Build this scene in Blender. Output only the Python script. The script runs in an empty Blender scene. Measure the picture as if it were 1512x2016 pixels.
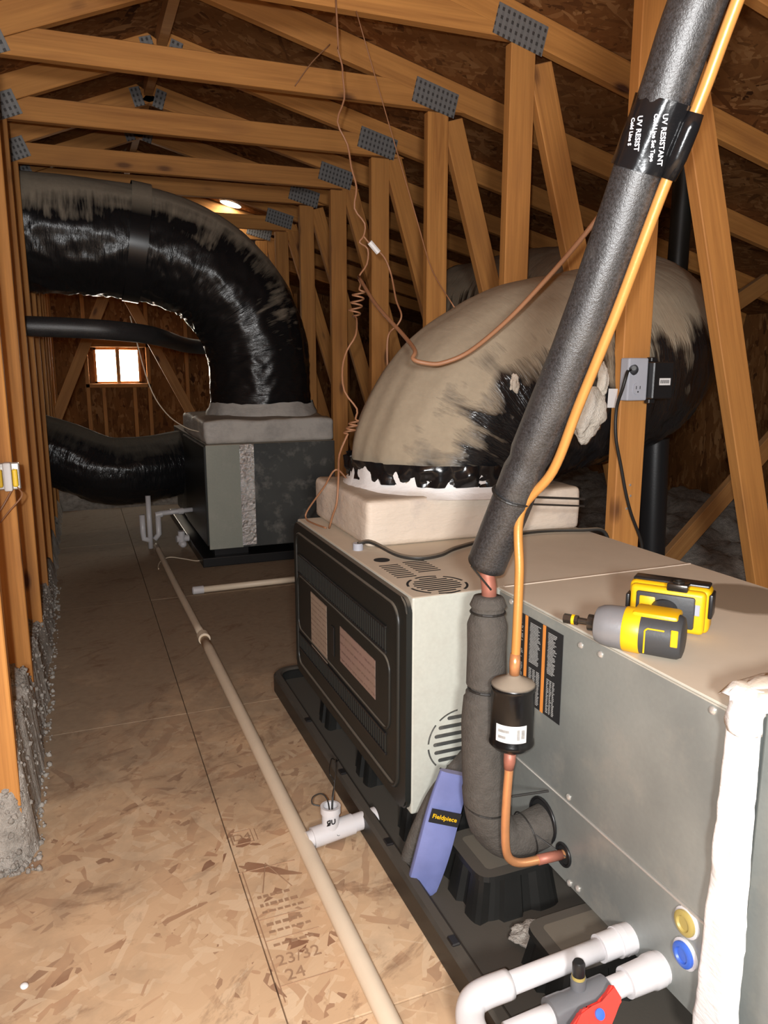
import bpy, bmesh, math, random
from mathutils import Vector, Matrix, noise
PI = math.pi
V = Vector
random.seed(7)
scene = bpy.context.scene
C = scene.collection

# ------------------------------------------------------------------ camera, light, exposure
cam_data = bpy.data.cameras.new('camera')
cam = bpy.data.objects.new('camera', cam_data)
C.objects.link(cam)
cam.location = (0, 0, 1.04)
cam.rotation_euler = (math.radians(90 - 10.968), 0, math.radians(-21.917))
cam_data.sensor_fit = 'VERTICAL'
cam_data.sensor_height = 36
cam_data.lens = 36 * 1486 / 2016
cam_data.clip_start = 0.02
scene.camera = cam

world = bpy.data.worlds.new('dim_attic_air')
scene.world = world
world.use_nodes = True
world.node_tree.nodes['Background'].inputs[0].default_value = (1.0, 0.9, 0.78, 1)
world.node_tree.nodes['Background'].inputs[1].default_value = 0.012

def point_lamp(name, loc, watts, radius, color):
    d = bpy.data.lights.new(name, 'POINT')
    d.energy = watts
    d.shadow_soft_size = radius
    d.color = color
    o = bpy.data.objects.new(name, d)
    o.location = loc
    C.objects.link(o)
    return o
point_lamp('camera_flash', (-0.05, -0.05, 1.08), 30, 0.012, (0.97, 0.985, 1.0))
point_lamp('fill_lamp', (-0.11, -0.60, 1.17), 50, 0.09, (1.0, 0.98, 0.955))  # added unseen fill lamp, evens out the flash falloff with distance

vs = scene.view_settings
vs.view_transform = 'Standard'
vs.look = 'None'
vs.exposure = 1.35
vs.gamma = 1.0
vs.use_curve_mapping = False

# ------------------------------------------------------------------ materials
class NT:
    def __init__(s, name):
        s.m = bpy.data.materials.new(name)
        s.m.use_nodes = True
        s.t = s.m.node_tree
        s.b = s.t.nodes['Principled BSDF']
    def n(s, typ, props=None, **ins):
        nd = s.t.nodes.new('ShaderNode' + typ)
        for k, v in (props or {}).items():
            setattr(nd, k, v)
        for k, v in ins.items():
            key = int(k[1:]) if k[0] == 'i' and k[1:].isdigit() else k.replace('_', ' ')
            s.set(nd.inputs[key], v)
        return nd
    def set(s, sock, v):
        if isinstance(v, bpy.types.NodeSocket):
            s.t.links.new(v, sock)
        elif isinstance(v, (tuple, list)) and len(v) == 3 and sock.type == 'RGBA':
            sock.default_value = (*v, 1)
        else:
            sock.default_value = v
    def math(s, op, a, b=0.0, clamp=False):
        return s.n('Math', {'operation': op, 'use_clamp': clamp}, i0=a, i1=b).outputs[0]
    def mix(s, f, a, b, mode='MIX'):
        nd = s.t.nodes.new('ShaderNodeMix')
        nd.data_type = 'RGBA'
        nd.blend_type = mode
        s.set(nd.inputs[0], f); s.set(nd.inputs[6], a); s.set(nd.inputs[7], b)
        return nd.outputs[2]
    def ramp(s, f, stops):
        nd = s.t.nodes.new('ShaderNodeValToRGB')
        e = nd.color_ramp.elements
        while len(e) < len(stops):
            e.new(0.5)
        for i, (p, c) in enumerate(stops):
            e[i].position = p
            e[i].color = (c, c, c, 1) if isinstance(c, (int, float)) else (*c, 1)
        s.set(nd.inputs[0], f)
        return nd.outputs[0]
    def coord(s, kind='Object'):
        return s.n('TexCoord').outputs[kind]
    def map(s, vec, scale=(1, 1, 1), rot=(0, 0, 0), loc=(0, 0, 0)):
        return s.n('Mapping', Vector=vec, Scale=scale, Rotation=rot, Location=loc).outputs[0]
    def mapt(s, vec, scale=(1, 1, 1), rot=(0, 0, 0), loc=(0, 0, 0)):
        # turn first, then stretch
        return s.n('Mapping', {'vector_type': 'TEXTURE'}, Vector=vec, Scale=tuple(1 / q for q in scale), Rotation=rot, Location=loc).outputs[0]
    def noise(s, vec, scale, detail=3, rough=0.55, dist=0.0):
        return s.n('TexNoise', Vector=vec, Scale=scale, Detail=detail, Roughness=rough, Distortion=dist).outputs[0]
    def out(s, color=None, rough=None, metal=None, bump=None, bstr=0.3, bdist=0.01, spec=None, coat=None):
        b = s.b
        if color is not None: s.set(b.inputs['Base Color'], color)
        if rough is not None: s.set(b.inputs['Roughness'], rough)
        if metal is not None: s.set(b.inputs['Metallic'], metal)
        if spec is not None: s.set(b.inputs['Specular IOR Level'], spec)
        if coat is not None: s.set(b.inputs['Coat Weight'], coat)
        if bump is not None:
            nd = s.n('Bump', Strength=bstr, Distance=bdist, Height=bump)
            s.t.links.new(nd.outputs[0], b.inputs['Normal'])
        return s.m

def dust_mask(t, amount_lo=0.35, amount_hi=0.8, nscale=6.0, spread=0.35):
    """dust lies where the surface faces up, broken up by noise"""
    nz = t.n('SeparateXYZ', i0=t.n('NewGeometry').outputs['Normal']).outputs[2]
    nn = t.noise(t.coord('Object'), nscale, 5, 0.62)
    v = t.math('ADD', nz, t.math('MULTIPLY', t.math('SUBTRACT', nn, 0.5), spread * 2))
    return t.ramp(v, [(amount_lo, 0.0), (amount_hi, 1.0)])

DUST = (0.34, 0.27, 0.19)

def mat_plain(name, col, rough=0.5, metal=0.0, var=0.12, nscale=12, dust=0.0, bstr=0.08, spec=None, dustcol=DUST):
    t = NT(name)
    co = t.coord()
    nn = t.noise(co, nscale, 4)
    c = t.mix(nn, tuple(x * (1 - var) for x in col), tuple(min(1, x * (1 + var)) for x in col))
    if dust > 0:
        dm = dust_mask(t)
        c = t.mix(t.math('MULTIPLY', dm, dust), c, dustcol)
        r = t.mix(t.math('MULTIPLY', dm, dust), (rough,) * 3, (0.95,) * 3)
    else:
        r = rough
    fine = t.noise(co, 180, 2)
    return t.out(c, r, metal, fine, bstr, 0.002, spec)

def mat_wood(name, dark=(0.38, 0.148, 0.034), light=(0.72, 0.325, 0.082)):
    t = NT(name)
    oi = t.n('ObjectInfo').outputs['Random']
    co = t.n('VectorMath', {'operation': 'ADD'}, i0=t.coord(), i1=t.n('CombineXYZ', X=t.math('MULTIPLY', oi, 37.0), Y=t.math('MULTIPLY', oi, 11.0), Z=t.math('MULTIPLY', oi, 5.0)).outputs[0]).outputs[0]
    g1 = t.noise(t.map(co, (1.6, 34, 34)), 1.0, 4, 0.6, 0.6)
    g2 = t.noise(t.map(co, (4, 160, 160)), 1.0, 3, 0.6)
    big = t.noise(t.map(co, (1.2, 3, 3)), 1.0, 2)
    f = t.math('ADD', t.math('MULTIPLY', g1, 0.7), t.math('MULTIPLY', g2, 0.3))
    c = t.mix(t.ramp(f, [(0.34, 0.0), (0.66, 1.0)]), dark, light)
    c = t.mix(t.ramp(big, [(0.35, 0.0), (0.7, 0.5)]), c, (0.68, 0.31, 0.08))
    # knots
    vor = t.n('TexVoronoi', {'feature': 'F1'}, Vector=t.map(co, (3.6, 9, 9)), Scale=1.0)
    d = t.math('ADD', vor.outputs['Distance'], t.math('MULTIPLY', t.math('SUBTRACT', g2, 0.5), 0.12))
    pick = t.math('GREATER_THAN', t.n('SeparateColor', i0=vor.outputs['Color']).outputs[0], 0.32)
    kn = t.math('MULTIPLY', t.ramp(d, [(0.07, 1.0), (0.17, 0.0)]), pick)
    halo = t.math('MULTIPLY', t.ramp(d, [(0.14, 0.45), (0.42, 0.0)]), pick)
    c = t.mix(halo, c, (0.36, 0.15, 0.045))
    c = t.mix(kn, c, (0.09, 0.03, 0.012))
    c = t.mix(t.math('MULTIPLY', oi, 0.35), c, (0.44, 0.195, 0.055))
    # dust on top faces
    c = t.mix(t.math('MULTIPLY', dust_mask(t, 0.6, 1.0), 0.6), c, DUST)
    return t.out(c, 0.72, 0, f, 0.25, 0.004)

def mat_osb(name, tones, dust_amt=0.0, floor=False, rough=0.8):
    """strand board: three layers of elongated chips, the layer with the highest random value lies on top"""
    t = NT(name)
    co = t.coord()
    wob = t.n('TexNoise', Vector=co, Scale=9.0, Detail=2.0).outputs['Color']
    co2 = t.n('VectorMath', {'operation': 'ADD'}, i0=co, i1=t.n('VectorMath', {'operation': 'SCALE'}, i0=wob, Scale=0.022).outputs[0]).outputs[0]
    best_p = None
    for i, (ang, sx, sy) in enumerate([(0.30, 8, 36), (1.15, 9, 40), (-0.55, 11, 48), (1.95, 7, 34), (0.75, 20, 50)]):
        v = t.n('TexVoronoi', {'feature': 'F1', 'distance': 'MANHATTAN'}, Vector=t.mapt(co2, (sx, sy, sx), (0, 0, ang), (i * 3.1, i * 1.7, 0)), Scale=1.0)
        sep = t.n('SeparateColor', i0=v.outputs['Color'])
        p, q = sep.outputs[0], sep.outputs[1]
        if best_p is None:
            best_p, best_q = p, q
        else:
            g = t.math('GREATER_THAN', p, best_p)
            best_q = t.n('Mix', {'data_type': 'FLOAT'}, i0=g, i2=best_q, i3=q).outputs[0]
            best_p = t.math('MAXIMUM', p, best_p)
    c = t.ramp(best_q, [(0.025, tones[0]), (0.085, tones[1]), (0.22, tones[2]), (0.66, tones[3]), (0.93, tones[4]), (1.0, tones[4])])
    fib = t.noise(t.mapt(co, (30, 260, 30), (0, 0, 0.5)), 1.0, 3)
    c = t.mix(t.math('MULTIPLY', fib, 0.28), c, tones[1])
    soft = t.noise(co, 2.6, 5, 0.6)
    c = t.mix(t.ramp(soft, [(0.36, 0.0), (0.64, 0.62)]), c, tones[3])
    h = best_p
    if floor:
        xyz = t.n('SeparateXYZ', i0=co)
        y = xyz.outputs[1]
        x = xyz.outputs[0]
        # traffic wore the dust off near the hatch (small Y); thick dust beyond
        base = t.math('MULTIPLY', t.math('SUBTRACT', y, 1.35), 0.62)
        side = t.math('MULTIPLY', t.math('ABSOLUTE', t.math('SUBTRACT', x, 0.22)), 0.55)
        ns = t.noise(co, 3.2, 6, 0.65)
        ns2 = t.noise(co, 14, 4, 0.6)
        dv = t.math('ADD', t.math('ADD', base, side), t.math('ADD', t.math('MULTIPLY', t.math('SUBTRACT', ns, 0.5), 1.6), t.math('MULTIPLY', t.math('SUBTRACT', ns2, 0.5), 0.5)))
        dm = t.ramp(dv, [(0.02, 0.0), (0.75, 0.93)])
        dcol = t.mix(t.noise(co, 40, 4), (0.225, 0.165, 0.112), (0.33, 0.25, 0.172))
        c = t.mix(dm, c, dcol)
        # scuffed dark marks
        sc = t.noise(t.mapt(co, (5, 9, 5), (0, 0, 0.6)), 1.0, 6, 0.7, 1.2)
        c = t.mix(t.ramp(sc, [(0.55, 0.0), (0.68, 0.55)]), c, (0.16, 0.085, 0.05))
    if dust_amt:
        c = t.mix(dust_amt, c, DUST)
    return t.out(c, rough, 0, h, 0.3, 0.003, 0.2)

def mat_galv(name, col=(0.40, 0.42, 0.395), metal=0.35, rough=0.42, dust=0.9, blotch=(0.27, 0.29, 0.28), dark_patch=None):
    t = NT(name)
    co = t.coord()
    b = t.noise(co, 3.4, 3, 0.5)
    s = t.noise(co, 9, 5, 0.65)
    sp = t.noise(co, 120, 3)
    c = t.mix(t.ramp(b, [(0.38, 0.0), (0.62, 1.0)]), blotch, col)
    c = t.mix(t.ramp(s, [(0.52, 0.0), (0.76, 0.6)]), c, (0.50, 0.475, 0.42))
    c = t.mix(t.math('MULTIPLY', sp, 0.22), c, (0.12, 0.12, 0.11))
    dm = t.math('MULTIPLY', dust_mask(t, 0.55, 0.8, 5, 0.12), dust)
    dn = t.mix(t.noise(co, 7, 5, 0.65), (0.55, 0.475, 0.37), (0.67, 0.59, 0.47))
    if dark_patch:
        dd = t.n('VectorMath', {'operation': 'LENGTH'}, i0=t.n('VectorMath', {'operation': 'MULTIPLY'}, i0=t.n('VectorMath', {'operation': 'SUBTRACT'}, i0=co, i1=dark_patch[0]).outputs[0], i1=dark_patch[1]).outputs[0]).outputs['Value']
        dn = t.mix(t.ramp(t.math('ADD', dd, t.math('MULTIPLY', t.math('SUBTRACT', s, 0.5), 0.3)), [(0.85, 0.9), (1.0, 0.0)]), dn, (0.21, 0.15, 0.09))  # mixes a darker round patch into the dust tone
    c = t.mix(dm, c, dn)
    m = t.math('MULTIPLY', t.math('SUBTRACT', 1.0, dm), metal)
    r = t.mix(dm, (rough,) * 3, (0.92,) * 3)
    return t.out(c, r, m, t.noise(co, 35, 3), 0.04, 0.003)

def mat_duct(name, dusty=(0.36, 0.30, 0.215), lo=-0.18, hi=0.30, black=(0.012, 0.012, 0.013), su=26, sv=2.2, amp=0.9, bstr=0.55, top_even=0.92, gloss=0.24, drift=0.0):
    """shiny black plastic sleeve, dust on its upper side combed into streaks by the folds (UV: u round, v along)"""
    t = NT(name)
    uv = t.coord('UV')
    st = t.noise(t.map(uv, (su, sv, 1)), 1.0, 5, 0.62, 0.5)
    st2 = t.noise(t.map(uv, (su * 2.3, sv * 2.6, 1)), 1.0, 4, 0.65, 0.4)
    big = t.noise(t.map(uv, (4, 3.0, 1)), 1.0, 3, 0.55)
    nz = t.n('SeparateXYZ', i0=t.n('NewGeometry').outputs['Normal']).outputs[2]
    v = t.math('ADD', nz, t.math('ADD', t.math('MULTIPLY', t.math('SUBTRACT', st, 0.5), amp), t.math('MULTIPLY', t.math('SUBTRACT', big, 0.5), 1.1)))
    v = t.math('ADD', v, t.math('MULTIPLY', t.math('SUBTRACT', st2, 0.5), 0.5))
    up = t.ramp(nz, [(0.25, 0.0), (0.70, 1.0)])
    v = t.n('Mix', {'data_type': 'FLOAT'}, i0=t.math('MULTIPLY', up, top_even), i2=v, i3=t.math('ADD', nz, t.math('MULTIPLY', t.math('SUBTRACT', st2, 0.5), 0.25))).outputs[0]
    if drift:
        ox = t.n('SeparateXYZ', i0=t.coord()).outputs[0]
        v = t.math('ADD', v, t.ramp(t.math('ADD', ox, 0.5), [(0.24, drift), (0.42, 0.0)]))
    dm = t.ramp(t.math('MULTIPLY', t.math('ADD', v, 1.0), 0.5), [((lo + 1) / 2, 0.0), ((hi + 1) / 2, 0.97)])
    fine = t.noise(t.coord(), 60, 4)
    dc = t.mix(fine, tuple(x * 0.86 for x in dusty), tuple(x * 1.14 for x in dusty))
    c = t.mix(dm, black, dc)
    r = t.mix(dm, (gloss,) * 3, (0.95,) * 3)
    bump = t.math('MULTIPLY', t.math('ADD', st, t.math('MULTIPLY', st2, 0.5)), t.math('SUBTRACT', 1.0, t.math('MULTIPLY', dm, 0.8)))
    return t.out(c, r, 0, bump, bstr, 0.02, 0.5)

M = {}
M['wood'] = mat_wood('lumber')
M['wood_shaded'] = mat_wood('lumber_shaded', (0.34, 0.15, 0.05), (0.56, 0.29, 0.10))  # darker copy of the lumber, with shade put into its colour
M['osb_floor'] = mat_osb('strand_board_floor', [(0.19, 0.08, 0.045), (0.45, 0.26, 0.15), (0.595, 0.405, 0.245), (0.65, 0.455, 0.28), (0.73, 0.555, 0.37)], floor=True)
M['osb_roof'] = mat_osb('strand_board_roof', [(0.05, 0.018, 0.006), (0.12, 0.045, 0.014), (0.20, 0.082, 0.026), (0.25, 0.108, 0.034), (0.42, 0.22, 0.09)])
M['black_plastic'] = mat_plain('black_plastic', (0.014, 0.014, 0.015), 0.35, dust=0.0)
M['black_dusty'] = mat_plain('black_plastic_dusty', (0.015, 0.0165, 0.015), 0.42, dust=0.85, dustcol=(0.135, 0.115, 0.088))
M['black_tape'] = mat_plain('black_tape', (0.008, 0.008, 0.009), 0.18)
M['furnace_grey'] = mat_galv('furnace_grey_paint', (0.585, 0.605, 0.54), 0.0, 0.45, 0.97, (0.56, 0.58, 0.515))
M['galv'] = mat_galv('galvanized_sheet')
M['top_sheet'] = mat_galv('dusty_top_sheet', (0.60, 0.61, 0.54), 0.0, 0.45, 0.97, (0.55, 0.56, 0.50), ((.155, .065, .49), (1 / .105, 1 / .105, 1.0)))
M['galv_dark'] = mat_galv('dark_sheet', (0.10, 0.105, 0.10), 0.3, 0.4, 0.7, (0.06, 0.065, 0.065))
M['slat'] = mat_plain('grey_edged_slat', (0.03, 0.031, 0.027), 0.28)
M['pan_dusty'] = mat_plain('dusty_pan_plastic', (0.014, 0.014, 0.013), 0.45, var=.4, nscale=7, dust=0.8, dustcol=(0.075, 0.064, 0.05))
M['black_gloss'] = mat_plain('black_enamel', (0.006, 0.006, 0.0065), 0.22, dust=0.95, dustcol=(0.30, 0.25, 0.19))
M['hole'] = mat_plain('hole_shade_black', (0.006, 0.006, 0.006), 0.9)  # flat black that paints the shade inside slots, bays and ports
M['white_pvc'] = mat_plain('white_pvc', (0.66, 0.65, 0.665), 0.32, var=.05, dust=0.12)
M['cream_pvc'] = mat_plain('cream_pvc', (0.84, 0.71, 0.54), 0.45, dust=0.2, dustcol=(.5, .4, .28))
M['grey_pvc'] = mat_plain('grey_pvc', (0.14, 0.145, 0.155), 0.3)
M['red'] = mat_plain('red_plastic', (0.80, 0.045, 0.03), 0.35)
M['blue'] = mat_plain('blue_plastic', (0.05, 0.14, 0.60), 0.4)
M['blue_bag'] = mat_plain('dusty_blue_vinyl', (0.17, 0.20, 0.43), 0.5, var=0.25, nscale=20, dust=0.35)
M['mustard'] = mat_plain('mustard_plastic', (0.42, 0.33, 0.10), 0.45)
M['yellow'] = mat_plain('yellow_plastic', (0.86, 0.50, 0.008), 0.4, var=0.06)
M['tool_grey'] = mat_plain('charcoal_rubber', (0.045, 0.048, 0.052), 0.5)
M['tool_metal'] = mat_plain('dull_cast_metal', (0.26, 0.265, 0.28), 0.4, 0.3)
M['chrome'] = mat_plain('dark_steel', (0.10, 0.09, 0.08), 0.25, 0.8)
M['steel'] = mat_plain('bright_steel', (0.66, 0.64, 0.60), 0.3, 0.6)
M['copper'] = mat_plain('copper', (0.78, 0.36, 0.16), 0.30, 0.55, var=0.2, nscale=30)
M['copper_dull'] = mat_plain('reddish_copper', (0.42, 0.16, 0.11), 0.5, 0.3, var=0.2)
M['orange_line'] = mat_plain('orange_coated_copper', (0.62, 0.285, 0.075), 0.34, 0.2, var=0.15)
M['wire_brown'] = mat_plain('brown_cable', (0.34, 0.165, 0.085), 0.5)
M['wire_dark'] = mat_plain('dark_cable', (0.02, 0.018, 0.016), 0.5)
M['cord'] = mat_plain('dusty_black_cord', (0.03, 0.028, 0.025), 0.5, dust=0.5)
M['label_white'] = mat_plain('white_label', (0.82, 0.82, 0.82), 0.5, var=0.04)
M['label_grey'] = mat_plain('grey_print', (0.34, 0.34, 0.33), 0.6, var=0.5, nscale=160)
M['label_orange'] = mat_plain('orange_print', (0.85, 0.30, 0.05), 0.5)
M['ink'] = mat_plain('faded_ink', (0.36, 0.22, 0.13), 0.8, var=.3, nscale=60)
M['ink_black'] = mat_plain('black_ink', (0.01, 0.01, 0.012), 0.6)
M['ink_white'] = mat_plain('white_print', (0.80, 0.80, 0.86), 0.5)
M['outlet_grey'] = mat_plain('pale_grey_plate', (0.44, 0.46, 0.52), 0.4)

def mk_fibre(name, c0, c1, scale, bstr, rough=0.95, bd=0.01):
    t = NT(name)
    co = t.coord()
    a = t.noise(co, scale, 6, 0.7)
    b = t.noise(co, scale * 4, 4, 0.7)
    c = t.mix(t.ramp(a, [(0.3, 0.0), (0.7, 1.0)]), c0, c1)
    c = t.mix(t.math('MULTIPLY', b, 0.3), c, c0)
    return t.out(c, rough, 0, b, bstr, bd)
M['insulation'] = mk_fibre('grey_blown_fibre', (0.26, 0.235, 0.205), (0.66, 0.62, 0.56), 30, 0.9)
M['glass_wool'] = mk_fibre('pale_glass_wool', (0.62, 0.56, 0.46), (0.88, 0.84, 0.76), 24, 0.6)
def mk_foam_black():
    """closed-cell foam with a pebbled, half-glossy skin"""
    t = NT('black_pipe_foam')
    co = t.coord()
    a = t.noise(co, 260, 3, 0.6)
    b = t.noise(co, 560, 3, 0.6)
    big = t.noise(co, 18, 4, 0.6)
    h = t.math('ADD', t.math('MULTIPLY', a, 0.7), t.math('MULTIPLY', b, 0.5))
    c = t.mix(t.ramp(h, [(0.45, 0.0), (0.75, 1.0)]), (0.010, 0.0105, 0.011), (0.045, 0.046, 0.05))
    c = t.mix(t.ramp(big, [(0.52, 0.0), (0.8, 0.35)]), c, (0.10, 0.095, 0.085))
    r = t.math('ADD', 0.33, t.math('MULTIPLY', h, 0.16))
    m = t.out(c, r, 0, h, 0.75, 0.0012, 0.8)
    t.b.inputs['IOR'].default_value = 1.6
    return m
M['foam_black'] = mk_foam_black()
M['foam_grey'] = mk_fibre('grey_pipe_foam', (0.072, 0.064, 0.055), (0.112, 0.10, 0.087), 60, 0.5, 0.8)

def mk_mastic(name, base, dirt, lo=0.5, hi=0.75):
    t = NT(name)
    co = t.coord()
    a = t.noise(co, 9, 6, 0.68)
    b = t.noise(t.map(co, (6, 6, 20)), 3, 4, 0.6)
    c = t.mix(t.ramp(a, [(lo, 0.0), (hi, 0.8)]), base, dirt)
    dm = t.math('MULTIPLY', dust_mask(t, 0.6, 0.95, 5, 0.2), 0.9)
    c = t.mix(dm, c, (0.46, 0.375, 0.28))
    return t.out(c, 0.6, 0, t.math('ADD', a, b), 0.4, 0.008)
M['mastic'] = mk_mastic('cream_mastic', (0.74, 0.64, 0.53), (0.50, 0.44, 0.40))
M['mastic_white'] = mk_mastic('white_mastic', (0.90, 0.89, 0.88), (0.76, 0.70, 0.62), 0.58, 0.85)
M['wrap_grey'] = mk_mastic('grey_duct_wrap', (0.60, 0.57, 0.52), (0.34, 0.32, 0.30), 0.45, 0.75)
M['duct'] = mat_duct('dusty_black_sleeve', lo=0.06, hi=0.42, amp=1.8, su=5, sv=17, drift=0.55, bstr=0.7)
M['duct_far'] = mat_duct('black_sleeve', (0.40, 0.335, 0.25), lo=0.26, hi=0.62, su=6, sv=22, amp=0.9, bstr=0.3, gloss=0.27)
M['duct_low'] = mat_duct('black_sleeve_low', (0.14, 0.12, 0.09), lo=0.55, hi=1.1, su=5, sv=16)

def mk_foil():
    t = NT('crinkled_foil')
    co = t.coord()
    a = t.noise(co, 60, 4, 0.7)
    return t.out((0.75, 0.74, 0.72), 0.18, 1.0, a, 0.9, 0.01)
M['foil'] = mk_foil()

def mk_plate():
    """pressed nail plate: rows of punched tooth slots"""
    t = NT('nail_plate_steel')
    co = t.coord()
    x = t.n('SeparateXYZ', i0=co)
    a = t.math('SINE', t.math('MULTIPLY', x.outputs[0], 320.0))
    b = t.math('SINE', t.math('MULTIPLY', x.outputs[1], 260.0))
    s = t.math('MULTIPLY', t.ramp(a, [(0.1, 0.0), (0.45, 1.0)]), t.ramp(b, [(0.0, 0.2), (0.4, 1.0)]))
    c = t.mix(s, (0.26, 0.255, 0.25), (0.085, 0.08, 0.078))
    return t.out(c, 0.5, 0.3, s, 0.6, 0.003)
M['plate'] = mk_plate()

def mk_sticker(name, base, mark, lines):
    t = NT(name)
    co = t.coord()
    z = t.n('SeparateXYZ', i0=co)
    w = t.math('SINE', t.math('MULTIPLY', z.outputs[1], lines))
    n_ = t.noise(co, 140, 3)
    g = t.math('MULTIPLY', t.ramp(w, [(0.55, 0.0), (0.8, 1.0)]), t.ramp(n_, [(0.42, 0.0), (0.5, 1.0)]))
    c = t.mix(t.math('MULTIPLY', g, 0.6), base, mark)
    c = t.mix(t.ramp(t.noise(co, 14, 4), [(0.4, 0.0), (0.75, 0.5)]), c, (0.30, 0.235, 0.17))
    return t.out(c, 0.6)
M['sticker'] = mk_sticker('aged_rating_sticker', (0.42, 0.33, 0.26), (0.14, 0.09, 0.08), 420)
M['sticker_red'] = mk_sticker('aged_pink_sticker', (0.36, 0.245, 0.21), (0.13, 0.07, 0.065), 300)

def mk_emit(name, col, strength):
    t = NT(name)
    t.set(t.b.inputs['Base Color'], (0.9, 0.9, 0.85))
    t.set(t.b.inputs['Emission Color'], col)
    t.b.inputs['Emission Strength'].default_value = strength
    t.b.inputs['Roughness'].default_value = 0.4
    return t.m
M['daylight'] = mk_emit('frosted_pane_in_daylight', (1.0, 0.90, 0.74), 14.0)
M['yellow_cap'] = mat_plain('bright_yellow_cap', (0.95, 0.62, 0.04), 0.35)

# ------------------------------------------------------------------ object helpers
ORIGIN = {}
def thing(name, label, cat, loc=(0, 0, 0), rot=None, group=None):
    o = bpy.data.objects.new(name, None)
    o.empty_display_size = 0.1
    C.objects.link(o)
    o.location = loc
    if rot: o.rotation_euler = rot
    o['label'] = label
    o['category'] = cat
    if group: o['group'] = group
    ORIGIN[o.name] = V((0, 0, 0)) if rot else V(loc)
    return o

def struct(name, loc=(0, 0, 0)):
    o = bpy.data.objects.new(name, None)
    C.objects.link(o)
    o.location = loc
    o['kind'] = 'structure'
    ORIGIN[o.name] = V(loc)
    return o

def tag(o, label=None, cat=None, group=None, kind=None):
    if label: o['label'] = label
    if cat: o['category'] = cat
    if group: o['group'] = group
    if kind: o['kind'] = kind
    return o

def obj(name, bm, mat, parent=None, smooth=False, uv=None):
    """bm is in world coordinates (or in the thing's own frame when the thing is rotated)"""
    if parent is not None:
        off = ORIGIN[parent.name]
        if off.length > 0:
            bmesh.ops.translate(bm, verts=bm.verts, vec=-off)
    bmesh.ops.recalc_face_normals(bm, faces=bm.faces)
    me = bpy.data.meshes.new(name)
    bm.to_mesh(me)
    bm.free()
    if isinstance(mat, (list, tuple)):
        for m_ in mat: me.materials.append(M[m_] if isinstance(m_, str) else m_)
    else:
        me.materials.append(M[mat] if isinstance(mat, str) else mat)
    if smooth:
        for p in me.polygons: p.use_smooth = True
        if smooth != 'all':
            me.set_sharp_from_angle(angle=math.radians(38))
    o = bpy.data.objects.new(name, me)
    C.objects.link(o)
    if parent is not None:
        o.parent = parent
        ORIGIN[o.name] = ORIGIN[parent.name].copy()
    else:
        ORIGIN[o.name] = V((0, 0, 0))
    return o

def recentre(o):
    """move a lone mesh's origin to the foot of its bounds"""
    me = o.data
    lo = V((min(v.co.x for v in me.vertices), min(v.co.y for v in me.vertices), min(v.co.z for v in me.vertices)))
    hi = V((max(v.co.x for v in me.vertices), max(v.co.y for v in me.vertices), max(v.co.z for v in me.vertices)))
    p = V(((lo.x + hi.x) / 2, (lo.y + hi.y) / 2, lo.z))
    me.transform(Matrix.Translation(-p))
    o.location = p
    ORIGIN[o.name] = p
    return o

def nb(): return bmesh.new()

def box(bm, lo, hi, bev=0.0, rot=None, segs=2):
    lo, hi = V(lo), V(hi)
    c = (lo + hi) / 2
    d = hi - lo
    r = bmesh.ops.create_cube(bm, size=1.0)
    vs_ = r['verts']
    bmesh.ops.scale(bm, verts=vs_, vec=d)
    if bev > 0:
        es = list({e for v in vs_ for e in v.link_edges})
        rr = bmesh.ops.bevel(bm, geom=es, offset=bev, segments=segs, profile=0.5, affect='EDGES')
        vs_ = list({v for f in rr['faces'] for v in f.verts} | {v for v in vs_ if v.is_valid})
    if rot is not None:
        bmesh.ops.rotate(bm, verts=vs_, cent=(0, 0, 0), matrix=rot)
    bmesh.ops.translate(bm, verts=vs_, vec=c)
    return vs_

def frame_of(d):
    d = V(d).normalized()
    up = V((0, 0, 1)) if abs(d.z) < 0.95 else V((1, 0, 0))
    a = d.cross(up).normalized()
    b = a.cross(d).normalized()
    return d, a, b

def tube(bm, pts, r, n=12, caps=True, rfun=None, uv=False, twist0=None, dirs=False):
    """swept tube by parallel transport; rfun(i, s, ang) gives the radius"""
    pts = [V(p) for p in pts]
    N = len(pts)
    L = [0.0]
    for i in range(1, N): L.append(L[-1] + (pts[i] - pts[i - 1]).length)
    rings = []
    tan = []
    for i in range(N):
        a = pts[max(0, i - 1)]; b = pts[min(N - 1, i + 1)]
        tan.append((b - a).normalized())
    _, nrm, _ = frame_of(tan[0])
    if twist0 is not None: nrm = V(twist0)
    uvl = bm.loops.layers.uv.verify() if uv else None
    for i in range(N):
        nrm = (nrm - tan[i] * nrm.dot(tan[i])).normalized()
        bn = tan[i].cross(nrm)
        ring = []
        for k in range(n):
            a = 2 * PI * k / n
            dv = nrm * math.cos(a) + bn * math.sin(a)
            rr = (rfun(i, L[i], a, dv) if dirs else rfun(i, L[i], a)) if rfun else (r[i] if isinstance(r, (list, tuple)) else r)
            ring.append(bm.verts.new(pts[i] + dv * rr))
        rings.append(ring)
    for i in range(N - 1):
        for k in range(n):
            k2 = (k + 1) % n
            f = bm.faces.new((rings[i][k], rings[i][k2], rings[i + 1][k2], rings[i + 1][k]))
            if uv:
                us = (k / n, (k + 1) / n)
                cs = ((us[0], L[i]), (us[1], L[i]), (us[1], L[i + 1]), (us[0], L[i + 1]))
                for lp, c_ in zip(f.loops, cs): lp[uvl].uv = c_
    if caps:
        bm.faces.new(rings[0][::-1])
        bm.faces.new(rings[-1])
    return rings

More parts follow.
